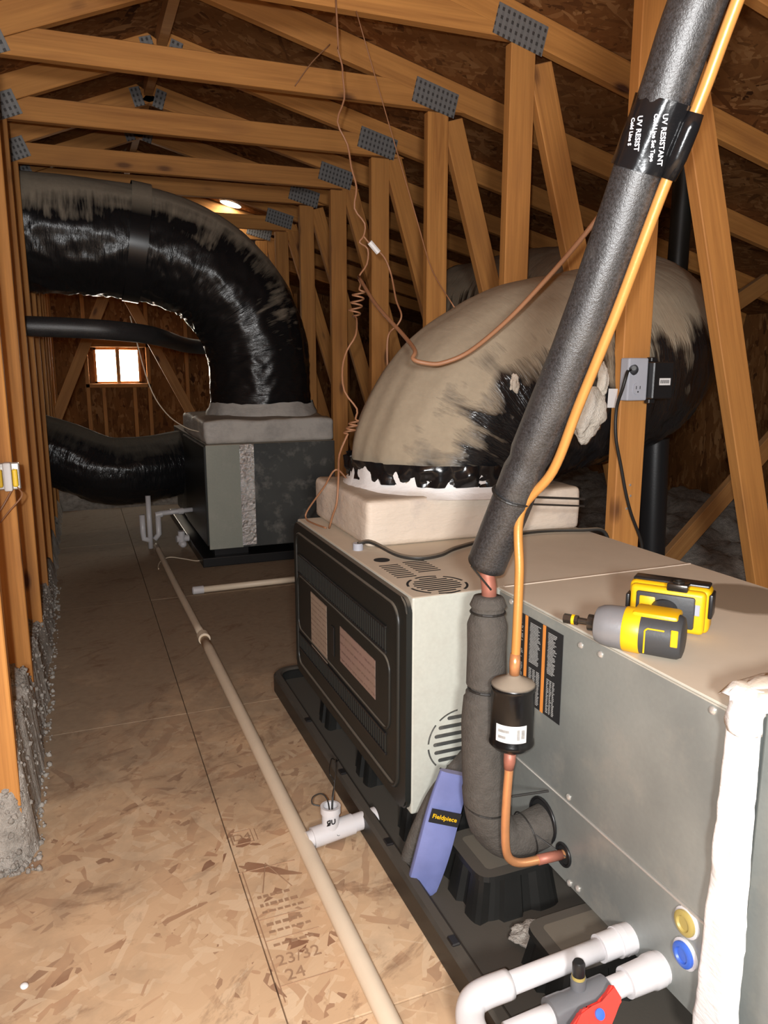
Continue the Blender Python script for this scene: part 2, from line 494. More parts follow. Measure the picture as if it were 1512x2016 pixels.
def catmull(pts, per=8):
    pts = [V(p) for p in pts]
    out = []
    n = len(pts)
    for i in range(n - 1):
        p0 = pts[i - 1] if i > 0 else pts[i] * 2 - pts[i + 1]
        p1, p2 = pts[i], pts[i + 1]
        p3 = pts[i + 2] if i + 2 < n else p2 * 2 - p1
        for k in range(per):
            u = k / per
            out.append(0.5 * ((2 * p1) + (p2 - p0) * u + (2 * p0 - 5 * p1 + 4 * p2 - p3) * u * u + (3 * p1 - p0 - 3 * p2 + p3) * u ** 3))
    out.append(pts[-1])
    return out

def lathe(bm, prof, p0, axis, n=24, caps=True):
    """prof: (distance along axis, radius)"""
    d, a, b = frame_of(axis)
    p0 = V(p0)
    rings = []
    for h, r in prof:
        rings.append([bm.verts.new(p0 + d * h + (a * math.cos(2 * PI * k / n) + b * math.sin(2 * PI * k / n)) * max(r, 1e-4)) for k in range(n)])
    for i in range(len(prof) - 1):
        for k in range(n):
            k2 = (k + 1) % n
            bm.faces.new((rings[i][k], rings[i][k2], rings[i + 1][k2], rings[i + 1][k]))
    if caps:
        bm.faces.new(rings[0][::-1]); bm.faces.new(rings[-1])
    return rings

def cyl(bm, p0, p1, r, n=16, r2=None):
    p0, p1 = V(p0), V(p1)
    return lathe(bm, [(0, r), ((p1 - p0).length, r if r2 is None else r2)], p0, p1 - p0, n)

def prism(bm, poly, ax, depth, at=0.0):
    """extrude a 2D polygon; ax='y': poly in XZ, extruded along Y from `at` by depth, and so on"""
    def mk(p, d):
        if ax == 'x': return V((d, p[0], p[1]))
        if ax == 'y': return V((p[0], d, p[1]))
        return V((p[0], p[1], d))
    a = [bm.verts.new(mk(p, at)) for p in poly]
    b = [bm.verts.new(mk(p, at + depth)) for p in poly]
    bm.faces.new(a[::-1]); bm.faces.new(b)
    n = len(poly)
    for i in range(n):
        j = (i + 1) % n
        bm.faces.new((a[i], a[j], b[j], b[i]))

def rrect(x0, y0, x1, y1, r, n=6):
    out = []
    for cx, cy, a0 in ((x1 - r, y1 - r, 0), (x0 + r, y1 - r, PI / 2), (x0 + r, y0 + r, PI), (x1 - r, y0 + r, 1.5 * PI)):
        for k in range(n + 1):
            a = a0 + PI / 2 * k / n
            out.append((cx + r * math.cos(a), cy + r * math.sin(a)))
    return out

def text_bm(s, size, mat4, extrude=0.0003, bold=0.0):
    cu = bpy.data.curves.new('print', 'FONT')
    cu.body = s
    cu.size = size
    cu.extrude = extrude
    cu.offset = bold
    cu.align_x = 'CENTER'
    cu.align_y = 'CENTER'
    cu.resolution_u = 2
    o = bpy.data.objects.new('print', cu)
    C.objects.link(o)
    dg = bpy.context.evaluated_depsgraph_get()
    me = bpy.data.meshes.new_from_object(o.evaluated_get(dg))
    bm = bmesh.new()
    bm.from_mesh(me)
    bpy.data.objects.remove(o)
    bpy.data.curves.remove(cu)
    bpy.data.meshes.remove(me)
    bmesh.ops.transform(bm, matrix=mat4, verts=bm.verts)
    return bm

def basis(o, x, y):
    """matrix whose local x, y axes are x, y (world) at o"""
    x = V(x).normalized(); y = V(y).normalized(); z = x.cross(y).normalized(); y = z.cross(x)
    m = Matrix((x, y, z)).transposed().to_4x4()
    m.translation = V(o)
    return m

def beam(name, p0, p1, w, t, parent, mat='wood', normal=(0, -1, 0), cut0=0.0, cut1=0.0, bev=0.0025):
    """a board: local x runs along it, w is its width in the plane square to `normal`, t its thickness along `normal`.
    cut0/cut1 slant the ends (shift of the upper edge against the lower)."""
    p0, p1 = V(p0), V(p1)
    d = p1 - p0
    Ln = d.length
    x = d.normalized()
    nrm = V(normal); nrm = (nrm - x * nrm.dot(x)).normalized()
    y = nrm.cross(x)
    m = Matrix((x, y, nrm)).transposed().to_4x4()
    m.translation = p0
    bm = nb()
    pts = []
    for zz in (-t / 2, t / 2):
        pts += [(-cut0 / 2, -w / 2, zz), (Ln - cut1 / 2, -w / 2, zz), (Ln + cut1 / 2, w / 2, zz), (cut0 / 2, w / 2, zz)]
    vv = [bm.verts.new(p) for p in pts]
    for f in ((0, 3, 2, 1), (4, 5, 6, 7), (0, 1, 5, 4), (1, 2, 6, 5), (2, 3, 7, 6), (3, 0, 4, 7)):
        bm.faces.new([vv[i] for i in f])
    if bev: bmesh.ops.bevel(bm, geom=list(bm.edges), offset=bev, segments=1, affect='EDGES')
    bmesh.ops.recalc_face_normals(bm, faces=bm.faces)
    me = bpy.data.meshes.new(name)
    bm.to_mesh(me); bm.free()
    me.materials.append(M[mat])
    o = bpy.data.objects.new(name, me)
    C.objects.link(o)
    if parent is not None:
        o.parent = parent
        m = Matrix.Translation(-ORIGIN[parent.name]) @ m
    o.matrix_local = m
    return o

def put(o, m, parent):
    """place an object whose mesh is in its own frame"""
    o.parent = parent
    o.matrix_local = Matrix.Translation(-ORIGIN[parent.name]) @ m
    return o

def grid_bm(x0, x1, y0, y1, nx, ny, zf):
    bm = nb()
    vv = [[bm.verts.new((x0 + (x1 - x0) * i / nx, y0 + (y1 - y0) * j / ny, zf(x0 + (x1 - x0) * i / nx, y0 + (y1 - y0) * j / ny))) for j in range(ny + 1)] for i in range(nx + 1)]
    for i in range(nx):
        for j in range(ny):
            bm.faces.new((vv[i][j], vv[i + 1][j], vv[i + 1][j + 1], vv[i][j + 1]))
    return bm

def fbm(p, sc, oct_=4):
    return noise.fractal(V(p) * sc, 1.0, 2.0, oct_)

# ------------------------------------------------------------------ the setting
# roof profile: ridge at X = 0.42; underside of the top chords
RX, RZ = 0.42, 2.284
SL, SR = 0.41, 0.25
def chord_low(x): return RZ - (x - RX) * SR if x >= RX else RZ - (RX - x) * SL
XL_OUT, XR_OUT = -2.9, 4.4
Y_BACK, Y_GABLE = -1.6, 8.4

floor = struct('floor')
def osb_panel(x0, x1, y0, y1, z=0.0):
    bm = nb()
    box(bm, (x0, y0, z - 0.018), (x1, y1, z), 0.0006, segs=1)
    return obj('osb_panel', bm, 'osb_floor', floor)
g = 0.0013
rows = [(-1.6, -0.22), (-0.22, 0.99), (0.99, 2.21), (2.21, 3.43), (3.43, 4.65), (4.65, 5.87)]
for i, (a, b) in enumerate(rows):
    if i == 2:      # this sheet is notched round the nearest left stud
        bm = nb()
        prism(bm, [(-1.2, a + g), (.243 - g, a + g), (.243 - g, b - g), (-.172, b - g), (-.172, 1.61), (-1.2, 1.61)], 'z', .018, -.018)
        obj('osb_panel', bm, 'osb_floor', floor)
    else:
        osb_panel(-1.2 if i < 2 else -0.172, 0.243 - g, a + g, b - g, 0.0 if i % 2 else -0.0008)
    osb_panel(0.243 + g, 1.46, a + g, b - g, 0.0 if i % 2 == 0 else -0.0006)
# bottom chords that carry the boards are parts of the trusses; a stamp printed on a board
stamp_z = 0.0012
def ink_bar(bm, p, q, w):
    p, q = V((*p, stamp_z)), V((*q, stamp_z))
    d, a, b = frame_of(q - p)
    cyl(bm, p - V((0, 0, .0006)), q - V((0, 0, .0006)), w, 6)
bm = nb()
bx0, bx1, by0, by1 = 0.250, 0.352, 1.095, 1.413
for p, q, w in (((bx0, by0 - .035), (bx0, by1), .0011), ((bx0 - .01, by1), (bx1 + .01, by1), .0011), ((bx0, by0), (bx1, by0), .0009),
                ((bx0, 1.262), (bx1, 1.262), .0009), ((bx0, 1.205), (bx1, 1.205), .0007),
                ((.275, 1.335), (.301, 1.425), .0011), ((.301, 1.425), (.335, 1.335), .0011),
                ((bx0, 1.51), (bx0, 1.556), .0016), ((bx0, 1.556), (.296, 1.556), .0013), ((bx0, 1.51), (.296, 1.51), .0012), ((.296, 1.51), (.296, 1.556), .001), ((.305, 1.512), (.305, 1.556), .001)):
    ink_bar(bm, p, q, w)
random.seed(3)
for yy, n_, h_ in ((1.325, 5, .004), (1.30, 6, .0045), (1.28, 6, .003), (1.245, 5, .004), (1.225, 6, .003), (1.19, 7, .003)):
    x = bx0 + 0.012
    for k in range(n_):
        w_ = random.uniform(.006, .014)
        if x + w_ > bx1: break
        box(bm, (x, yy - h_, .0004), (x + w_, yy + h_, stamp_z))
        x += w_ + .004
o = obj('stamp_lines', bm, 'ink', floor)
for s_, c_, z_ in (('23/32', (.298, 1.150), .036), ('24', (.282, 1.113), .036), ('D4', (.272, 1.533), .034)):
    bm = text_bm(s_, z_, basis((c_[0], c_[1], stamp_z), (1, 0, 0), (0, 1, 0)))
    obj('stamp_text', bm, 'ink', floor)

# roof deck
roof = struct('ceiling')
def roof_panel(xa, xb, ya, yb):
    bm = nb()
    za, zb = chord_low(xa) + 0.098, chord_low(xb) + 0.098
    vv = [bm.verts.new(p) for p in ((xa, ya, za), (xb, ya, zb), (xb, yb, zb), (xa, yb, za), (xa, ya, za + .014), (xb, ya, zb + .014), (xb, yb, zb + .014), (xa, yb, za + .014))]
    for f in ((0, 3, 2, 1), (4, 5, 6, 7), (0, 1, 5, 4), (1, 2, 6, 5), (2, 3, 7, 6), (3, 0, 4, 7)):
        bm.faces.new([vv[i] for i in f])
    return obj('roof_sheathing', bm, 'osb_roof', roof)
ys = [-1.6, -.22, 1.66, 4.10, 6.54, 8.98]
for j in range(5):
    for xa, xb in ((RX + .012, 1.60), (1.603, 2.79), (2.793, XR_OUT)):
        roof_panel(xa, xb, ys[j] + .002, ys[j + 1] - .002)
    for xa, xb in ((RX - .012, -.72), (-.723, -1.86), (-1.863, XL_OUT)):
        roof_panel(xa, xb, ys[j] + .002, ys[j + 1] - .002)
bm = nb()
box(bm, (RX - .019, -1.6, RZ + .03), (RX + .019, 8.39, RZ + .095))
tag(obj('ridge_board', bm, 'wood_shaded', roof), 'dark ridge board')

# closing walls at the eaves and the gable wall
for nm, x in (('wall_left', XL_OUT), ('wall_right', XR_OUT)):
    bm = nb()
    box(bm, (x - .02, -1.6, -.35), (x + .02, 8.4, chord_low(x) + .1))
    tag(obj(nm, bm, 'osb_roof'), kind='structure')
gable = struct('wall_back')
WX0, WX1, WZ0, WZ1 = 0.185, 0.635, 0.86, 1.22
bm = nb()
for lo, hi in (((XL_OUT, Y_GABLE, -.35), (WX0, Y_GABLE + .02, 1.0)), ((WX1, Y_GABLE, -.35), (XR_OUT, Y_GABLE + .02, 1.0)), ((WX0, Y_GABLE, -.35), (WX1, Y_GABLE + .02, WZ0))):
    box(bm, lo, hi)
prism(bm, [(XL_OUT, 1.0), (WX0, 1.0), (WX0, chord_low(WX0) + .09), (XL_OUT, chord_low(XL_OUT) + .09)], 'y', .02, Y_GABLE)
prism(bm, [(WX1, 1.0), (XR_OUT, 1.0), (XR_OUT, chord_low(XR_OUT) + .09), (WX1, chord_low(WX1) + .09)], 'y', .02, Y_GABLE)
prism(bm, [(WX0, WZ1), (WX1, WZ1), (WX1, chord_low(WX1) + .09), (RX, RZ + .09), (WX0, chord_low(WX0) + .09)], 'y', .02, Y_GABLE)
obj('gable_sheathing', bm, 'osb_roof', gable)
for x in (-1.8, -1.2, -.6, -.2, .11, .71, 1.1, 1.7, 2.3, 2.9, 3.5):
    beam('stud', (x, Y_GABLE - .045, -.3), (x, Y_GABLE - .045, chord_low(x)), .038, .089, gable, 'wood_shaded')
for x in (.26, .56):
    beam('stud', (x, Y_GABLE - .045, -.3), (x, Y_GABLE - .045, WZ0 - .04), .038, .089, gable, 'wood_shaded')
beam('sill', (.09, Y_GABLE - .045, WZ0 - .02), (.73, Y_GABLE - .045, WZ0 - .02), .038, .089, gable, 'wood_shaded')
beam('header', (.09, Y_GABLE - .045, WZ1 + .05), (.73, Y_GABLE - .045, WZ1 + .05), .089, .089, gable, 'wood_shaded')

win = struct('window_1')
bm = nb()
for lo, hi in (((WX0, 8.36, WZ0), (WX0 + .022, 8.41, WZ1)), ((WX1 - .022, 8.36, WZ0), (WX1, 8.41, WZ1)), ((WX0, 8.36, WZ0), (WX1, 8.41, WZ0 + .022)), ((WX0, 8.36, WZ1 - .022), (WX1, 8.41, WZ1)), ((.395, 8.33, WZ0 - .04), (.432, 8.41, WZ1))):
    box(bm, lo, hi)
obj('window_frame', bm, 'wood_shaded', win)
for a, b in ((WX0 + .022, .395), (.432, WX1 - .022)):
    bm = nb()
    box(bm, (a, 8.392, WZ0 + .022), (b, 8.398, WZ1 - .022))
    obj('pane', bm, 'daylight', win)

# ------------------------------------------------------------------ roof trusses
PXL = (-0.262, -0.173)     # left post, X range
PXR = (1.335, 1.424)       # right post
T = .038
ORD = ['nearest roof truss, its right post carrying the outlet box', 'second roof truss from the camera, right behind the tan duct hump', 'third roof truss from the camera, its tie the topmost one spanning the whole left side',
       'fourth roof truss from the camera, just in front of the black overhead duct', 'fifth roof truss from the camera, touching the front of the black overhead duct', 'sixth roof truss from the camera, just beyond the black overhead duct',
       'seventh roof truss from the camera, with a light gap above its tie', 'eighth roof truss from the camera, deep in the attic', 'ninth roof truss from the camera, second to last before the window wall', 'last roof truss, closest to the bright gable window']
tie_z = [2.035, 2.035, 2.008, 1.985, 1.967, 2.000, 1.943, 1.97, 1.97, 1.97]
def make_plate(parent, c, ang, w, h, y):
    bm = nb()
    box(bm, (-w / 2, -h / 2, -.0012), (w / 2, h / 2, .0012), .0008, segs=1)
    o = obj('nail_plate', bm, 'plate')
    m = basis((c[0], y, c[1]), (math.cos(ang), 0, math.sin(ang)), (-math.sin(ang), 0, math.cos(ang)))
    put(o, m, parent)
    return o
aR, aL = math.atan(SR), math.atan(SL)
for k in range(10):
    Y = 1.66 + .61 * k
    t = thing('roof_truss', ORD[k], 'roof truss', (0.42, Y, -.10), group='roof trusses along the attic')
    zt = tie_z[k]
    j = random.Random(k)
    # top chords (square to the roof pitch, vertical depth .1)
    dR = V((math.cos(aR), 0, -math.sin(aR))); dL = V((-math.cos(aL), 0, -math.sin(aL)))
    cw = .094
    beam('top_chord', V((RX, Y, RZ + .048)), V((XR_OUT - .05, Y, chord_low(XR_OUT - .05) + .048)), cw, T, t, cut0=.046)
    beam('top_chord', V((XL_OUT + .05, Y, chord_low(XL_OUT + .05) + .048)), V((RX, Y, RZ + .048)), cw, T, t, cut1=-.075)
    # collar tie: ends cut to the chords
    zl, zh = zt, zt + .089
    xr_l = min(RX + (RZ - zl) / SR, 1.50); xr_h = RX + (RZ - zh) / SR
    xl_l = max(RX - (RZ - zl) / SL, -.30); xl_h = RX - (RZ - zh) / SL
    zc = (zl + zh) / 2
    x0, x1 = (xl_l + xl_h) / 2, (xr_l + xr_h) / 2
    beam('tie_beam', (x0, Y - .001, zc - .006), (x1, Y - .001, zc + .006), .089, T, t, cut0=(xl_h - xl_l), cut1=(xr_h - xr_l))
    # posts
    dx = j.uniform(-.006, .006)
    beam('post', ((PXR[0] + PXR[1]) / 2 + dx, Y, -.1), ((PXR[0] + PXR[1]) / 2, Y, zl - .002), .089, T, t)
    beam('post', ((PXL[0] + PXL[1]) / 2, Y, -.1), ((PXL[0] + PXL[1]) / 2 + dx, Y, chord_low(-.217) - .03), .089, T, t)
    # webs
    beam('web', (2.10, Y + .002, -.15), (1.443, Y + .002, 1.985), .089, T, t, cut1=.0)
    beam('web', (-.90, Y + .002, -.15), (-.30, Y + .002, chord_low(-.30) - .03), .089, T, t)
    beam('bottom_chord', (XL_OUT + .06, Y, -.066), (XR_OUT - .06, Y, -.066), .089, T, t)
    # nail plates on the near face
    yp = Y - T / 2 - .0022
    make_plate(t, (1.365, 2.066 + (zt - 2.03) * .5), -aR, .185, .092, yp)
    make_plate(t, (-.19, 2.045 + (zt - 2.03) * .5), aL, .12, .092, yp)
    for s_ in (-1, 1):
        make_plate(t, (RX + s_ * .052, RZ + .028 - .008), -s_ * .3, .05, .085, yp)

# loose braces nailed in the attic
def brace(label, p0, p1, normal=(0, -1, 0), mat='wood_shaded'):
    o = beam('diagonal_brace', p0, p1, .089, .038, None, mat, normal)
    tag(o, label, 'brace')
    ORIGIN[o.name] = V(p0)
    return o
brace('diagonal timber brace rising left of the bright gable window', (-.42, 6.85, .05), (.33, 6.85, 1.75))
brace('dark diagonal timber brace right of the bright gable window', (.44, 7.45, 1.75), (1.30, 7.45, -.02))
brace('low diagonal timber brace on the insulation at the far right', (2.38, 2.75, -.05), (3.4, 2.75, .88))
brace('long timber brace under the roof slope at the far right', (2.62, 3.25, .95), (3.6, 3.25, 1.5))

# ------------------------------------------------------------------ blown insulation
def ins_left(x, y):
    k = max(0.0, min(1.0, (-.150 - x + .012 * fbm((x, y, 7), 14, 3)) / .035))
    k = k * k * (3 - 2 * k)
    q = max(0.0, min(1.0, (y - 1.585 + .02 * fbm((x, y, 17), 14, 3)) / .09)); q = q * q * (3 - 2 * q)
    base = .10 + .17 * max(0.0, min(1.0, (3.4 - y) / 1.7))
    lump = fbm((x, y, 0), 9, 4) * .05 + fbm((x, y, 3), 34, 3) * .022 + fbm((x, y, 6), 85, 2) * .010
    return -.012 + k * q * (base + lump) + (1 - k) * fbm((x, y, 5), 26, 3) * .008
bm = grid_bm(-1.0, -.135, 1.54, 2.6, 230, 250, ins_left)
o = obj('blown_insulation', bm, 'insulation', smooth='all')
tag(o, 'grey lumpy blown insulation along the left studs beside the boards', 'insulation', kind='stuff')
bm = grid_bm(-1.2, -.135, 2.6, 8.30, 90, 220, ins_left)
o = obj('blown_insulation', bm, 'insulation', smooth='all')
tag(o, 'grey blown insulation behind the left studs deeper in the attic', 'insulation', kind='stuff')
def ins_far(x, y):
    k = max(0.0, min(1.0, (y - 5.78) / .5)); k = k * k * (3 - 2 * k)
    return -.03 + k * (.16 + fbm((x, y, 9), 5, 4) * .07) + fbm((x, y, 4), 20, 3) * .015
bm = grid_bm(-.25, 1.5, 5.80, 8.30, 60, 80, ins_far)
o = obj('blown_insulation', bm, 'insulation', smooth='all')
tag(o, 'grey blown insulation between the end of the boards and the window wall', 'insulation', kind='stuff')
def ins_right(x, y):
    k = max(0.0, min(1.0, (x - 1.44) / .25)); k = k * k * (3 - 2 * k)
    return -.04 + k * (.13 + fbm((x, y, 2), 4, 4) * .07) + fbm((x, y, 8), 18, 3) * .02
bm = grid_bm(1.42, 4.35, -1.5, 8.30, 80, 200, ins_right)
o = obj('blown_insulation', bm, 'insulation', smooth='all')
tag(o, 'grey blown insulation on the right beyond the equipment', 'insulation', kind='stuff')
# loose tufts along the left edge of the boards
random.seed(11)
bm = nb()
for i in range(1700):
    y = 1.58 + 2.2 * random.random() ** 1.3
    x = random.gauss(-.185, .028)
    if x > -.135: continue
    s = random.choice((.002, .003, .003, .004, .005, .0075))
    z = max(0.001, ins_left(x, y)) + s * .3
    r = bmesh.ops.create_icosphere(bm, subdivisions=1, radius=s)
    for v in r['verts']:
        v.co *= 1 + .55 * noise.noise(v.co * (1.4 / s) + V((i, 0, 0)))
    bmesh.ops.translate(bm, verts=r['verts'], vec=(x, y, z))
o = obj('insulation_tufts', bm, 'insulation', smooth='all')
tag(o, 'loose grey insulation tufts at the left edge of the boards', 'insulation', kind='stuff')

# ------------------------------------------------------------------ near furnace
FX0, FX1, FY0, FY1, FZ0, FZ1 = .579, 1.277, 1.29, 2.127, .128, .595
fur = thing('gas_furnace', 'pale grey gas furnace with a black louvred door in the drain pan', 'furnace', (.92, 1.7, .128))
bm = nb()
box(bm, (FX0, FY0, FZ0), (FX1, FY1, FZ1), .004)
obj('cabinet', bm, 'furnace_grey', fur)
# black door on the left side
XD = .567
bm = nb()
prism(bm, rrect(FY0 + .002, FZ0 + .004, FY1, FZ1 - .004, .028), 'x', .014, XD)
bmesh.ops.bevel(bm, geom=[e for e in bm.edges if all(abs(v.co.x - XD) < 1e-5 for v in e.verts)], offset=.004, segments=2, affect='EDGES')
door = obj('door_panel', bm, 'black_dusty', fur, smooth=True)
door['label'] = 'black louvred door panel'
def ridge(path, r, x=XD):
    bm = nb()
    pts = [V((x, p[0], p[1])) for p in path]
    tube(bm, pts + [pts[0]], r, 8, caps=False)
    return obj('raised_ridge', bm, 'black_dusty', door, smooth='all')
ridge(rrect(FY0 + .040, FZ0 + .035, FY1 - .03, FZ1 - .032, .035), .0055)
ridge(rrect(1.378, .272, 2.09, .436, .03), .004)
# louvre bays: flat black strip painting the recess shade, with slats
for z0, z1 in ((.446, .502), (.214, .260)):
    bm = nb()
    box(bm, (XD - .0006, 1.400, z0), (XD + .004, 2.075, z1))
    obj('louver_recess_shade', bm, 'hole', door)
    me0 = None
    n_ = 50
    for i in range(n_ + 1):
        y = 1.400 + (2.075 - 1.400) * i / n_
        if me0 is None:
            bm = nb()
            box(bm, (XD - .0022, -.0011, z0 - .002), (XD + .003, .0011, z1 + .002))
            o = obj('louver_slat', bm, 'slat')
            me0 = o.data
        else:
            o = bpy.data.objects.new('louver_slat', me0)
            C.objects.link(o)
        o.parent = door
        o.location = V((0, y, 0)) - ORIGIN[door.name]
    for zz in (z0, z1):
        bm = nb()
        box(bm, (XD - .004, 1.395, zz - .003), (XD + .002, 2.08, zz + .003), .001, segs=1)
        obj('louver_rail', bm, 'black_plastic', door)
def sticker(parent, name, o_, x, y, w, h, mat, thick=.0006):
    bm = nb()
    box(bm, (-w / 2, -h / 2, 0), (w / 2, h / 2, thick))
    s_ = obj(name, bm, mat)
    put(s_, basis(o_, x, y), parent)
    ORIGIN[s_.name] = V((0, 0, 0))
    return s_
sticker(door, 'rating_sticker', (XD - .0003, 1.884, .342), (0, -1, 0), (0, 0, 1), .144, .160, 'sticker')
sticker(door, 'warning_sticker', (XD - .0003, 1.581, .358), (0, -1, 0), (0, 0, 1), .242, .092, 'sticker_red')
bm = nb()
box(bm, (XD - .003, 1.748, .305), (XD, 1.772, .385), .002, segs=1)
obj('door_handle', bm, 'black_plastic', door)
# vents in the top
bm = nb()
def slot(bm, p0, p1, w, z):
    p0, p1 = V((*p0, z)), V((*p1, z))
    d = (p1 - p0).normalized(); n_ = V((-d.y, d.x, 0)) * w / 2
    vv = []
    for zz in (-.003, .0006):
        for q in (p0 - n_, p1 - n_, p1 + n_, p0 + n_): vv.append(bm.verts.new(q + V((0, 0, zz))))
    for f in ((3, 2, 1, 0), (4, 5, 6, 7), (0, 1, 5, 4), (1, 2, 6, 5), (2, 3, 7, 6), (3, 0, 4, 7)): bm.faces.new([vv[i] for i in f])
for i in range(8):
    y = 1.535 - i * .0145
    slot(bm, (.606, y), (.652, y), .0045, FZ1)
for i in range(7):
    y = 1.545 - i * .0145
    slot(bm, (.668, y), (.722, y), .0045, FZ1)
c0 = (.665, 1.357)
for i in range(8):
    dy = -.046 + i * .0131
    hw = math.sqrt(max(0, .050 ** 2 - dy ** 2))
    slot(bm, (c0[0] - hw, c0[1] + dy), (c0[0] + hw, c0[1] + dy), .005, FZ1)
for s_ in range(6):
    a0 = s_ * PI / 3 + .12
    pts = [(c0[0] + .062 * math.cos(a0 + q * .8 / 6), c0[1] + .062 * math.sin(a0 + q * .8 / 6)) for q in range(7)]
    for a, b in zip(pts, pts[1:]): slot(bm, a, b, .005, FZ1)
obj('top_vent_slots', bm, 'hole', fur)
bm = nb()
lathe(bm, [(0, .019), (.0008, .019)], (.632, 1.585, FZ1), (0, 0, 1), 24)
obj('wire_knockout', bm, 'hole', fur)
# round vent in the front
c1 = (.690, .274)
bm = nb()
for i in range(7):
    dz = -.054 + i * .018
    hw = math.sqrt(.062 ** 2 - dz ** 2)
    a, b = c1[0] - hw, c1[0] + hw
    prism(bm, rrect(a, c1[1] + dz - .0042, b, c1[1] + dz + .0042, .0041, 4), 'y', .003, FY0 - .0006)
for s_ in range(8):
    a0 = s_ * PI / 4 + .1
    outer = [(c1[0] + .075 * math.cos(a0 + q * .62 / 6), c1[1] + .071 * math.sin(a0 + q * .62 / 6)) for q in range(7)]
    inner = [(c1[0] + .0715 * math.cos(a0 + q * .62 / 6), c1[1] + .0675 * math.sin(a0 + q * .62 / 6)) for q in range(6, -1, -1)]
    prism(bm, outer + inner, 'y', .003, FY0 - .0006)
obj('front_vent_slots', bm, 'galv_dark', fur)
bm = nb()
cyl(bm, (.615, 1.70, .595), (.615, 1.70, .612), .013, 16)
obj('bushing', bm, 'outlet_grey', fur, smooth=True)

# plenum box on the furnace, coated with mastic
pl = thing('supply_plenum', 'cream mastic-coated plenum box on top of the near furnace', 'plenum', (.955, 1.925, .595))
bm = nb()
box(bm, (.640, 1.700, .5955), (1.270, 2.150, .715), .016, segs=3)
bmesh.ops.subdivide_edges(bm, edges=[e for e in bm.edges if e.calc_length() > .06], cuts=14, use_grid_fill=True)
for v in bm.verts:
    v.co += V((fbm(v.co, 9), fbm(v.co + V((5, 0, 0)), 9), fbm(v.co + V((0, 5, 0)), 9) if v.co.z > .61 else 0)) * .0035
obj('box', bm, 'mastic', pl, smooth='all')
bm = nb()
rr = lathe(bm, [(.0, .305), (.012, .292), (.03, .280), (.075, .278)], (.975, 1.95, .708), (0, 0, 1), 72, caps=False)
for v in bm.verts:
    v.co += V((fbm(v.co, 14), fbm(v.co + V((3, 0, 0)), 14), 0)) * .008
obj('collar_mastic', bm, 'mastic_white', pl, smooth='all')

# ------------------------------------------------------------------ flexible ducts
def duct_obj(name, path, r, mat, parent=None, n=120, per=22, wr=.010, seed=0, fold=1.0, twist0=None):
    pts = catmull(path, per)
    Ls = [0.0]
    for i in range(1, len(pts)): Ls.append(Ls[-1] + (pts[i] - pts[i - 1]).length)
    def rf(i, s, a, dv):
        ca, sa = math.cos(a), math.sin(a)
        rb = r(s / Ls[-1]) if callable(r) else r
        w1 = noise.fractal(V((ca * 2.2, sa * 2.2, s * 2.6 + seed)), 1.0, 2.1, 3)
        # folds run round the sleeve, deepest on the underside and the inner bend
        q = noise.noise(V((ca * 2.6, sa * 2.6, s * 17 + seed + 1.2 * noise.noise(V((ca * 3, sa * 3, s * 4))))))
        q2 = noise.noise(V((ca * 4.2, sa * 4.2, s * 38 + seed)))
        wgt = max(0.12, min(1.0, .55 - dv.z * .9))
        return rb + wr * (w1 * .7 + wgt * fold * ((1 - abs(q)) ** 2 - .5 + .35 * q2))
    bm = nb()
    tube(bm, pts, 0, n, True, rf, uv=True, twist0=twist0, dirs=True)
    return obj(name, bm, mat, parent, smooth='all'), pts

dn = thing('flexible_duct', 'large dust-coated flexible duct bulging over the near furnace plenum', 'duct', (.975, 1.95, .74))
path = [(.975, 1.95, .735), (.985, 1.945, .80), (1.06, 1.94, .905), (1.22, 1.945, .985), (1.42, 1.965, 1.025), (1.62, 2.03, 1.06), (1.80, 2.19, 1.11), (1.95, 2.45, 1.18), (2.06, 2.80, 1.25), (2.12, 3.3, 1.30), (2.15, 4.0, 1.32)]
o_, pts_near = duct_obj('sleeve', path, lambda u: .272 + .022 * math.sin(min(1, u * 3.2) * PI / 2), 'duct', dn, seed=2.0, wr=.013)
# ragged black tape band round the collar
bm = nb()
def rf_band(i, s, a):
    return .281 + .006 * i / 3 + .020 * noise.noise(V((math.cos(a) * 11, math.sin(a) * 11, s * 26)))
tube(bm, [(.975, 1.95, .735 + .008 * q) for q in range(8)], 0, 160, False, lambda i, s, a: rf_band(i * 3 / 7, s, a), uv=True)
obj('collar_tape', bm, 'black_tape', dn, smooth='all')
# torn place where pale glass wool shows
def blob(name, c, s, mat, parent, seed, amp=.35, sub=4, fr=9.0, rot=None):
    bm = nb()
    bmesh.ops.create_icosphere(bm, subdivisions=sub, radius=1.0)
    for v in bm.verts:
        k = 1 + amp * noise.fractal(v.co * 1.6 + V((seed, 0, 0)), 1.0, 2.0, 4)
        v.co = V((v.co.x * s[0], v.co.y * s[1], v.co.z * s[2])) * k
    if rot is not None: bmesh.ops.rotate(bm, verts=bm.verts, cent=(0, 0, 0), matrix=rot)
    bmesh.ops.translate(bm, verts=bm.verts, vec=c)
    return obj(name, bm, mat, parent, smooth='all')
tag(blob('exposed_wool', (1.240, 1.672, .925), (.066, .03, .074), 'glass_wool', dn, 4.0), 'pale glass wool bulging from a tear in the sleeve')
blob('exposed_wool', (1.292, 1.668, 1.0), (.02, .012, .045), 'glass_wool', dn, 8.0)
blob('exposed_wool', (1.03, 1.675, .995), (.014, .012, .024), 'glass_wool', dn, 12.0)
sticker(dn, 'paper_tag', (1.325, 1.655, .955), (1, .12, -.03), (.05, 0, 1), .042, .05, 'label_white')

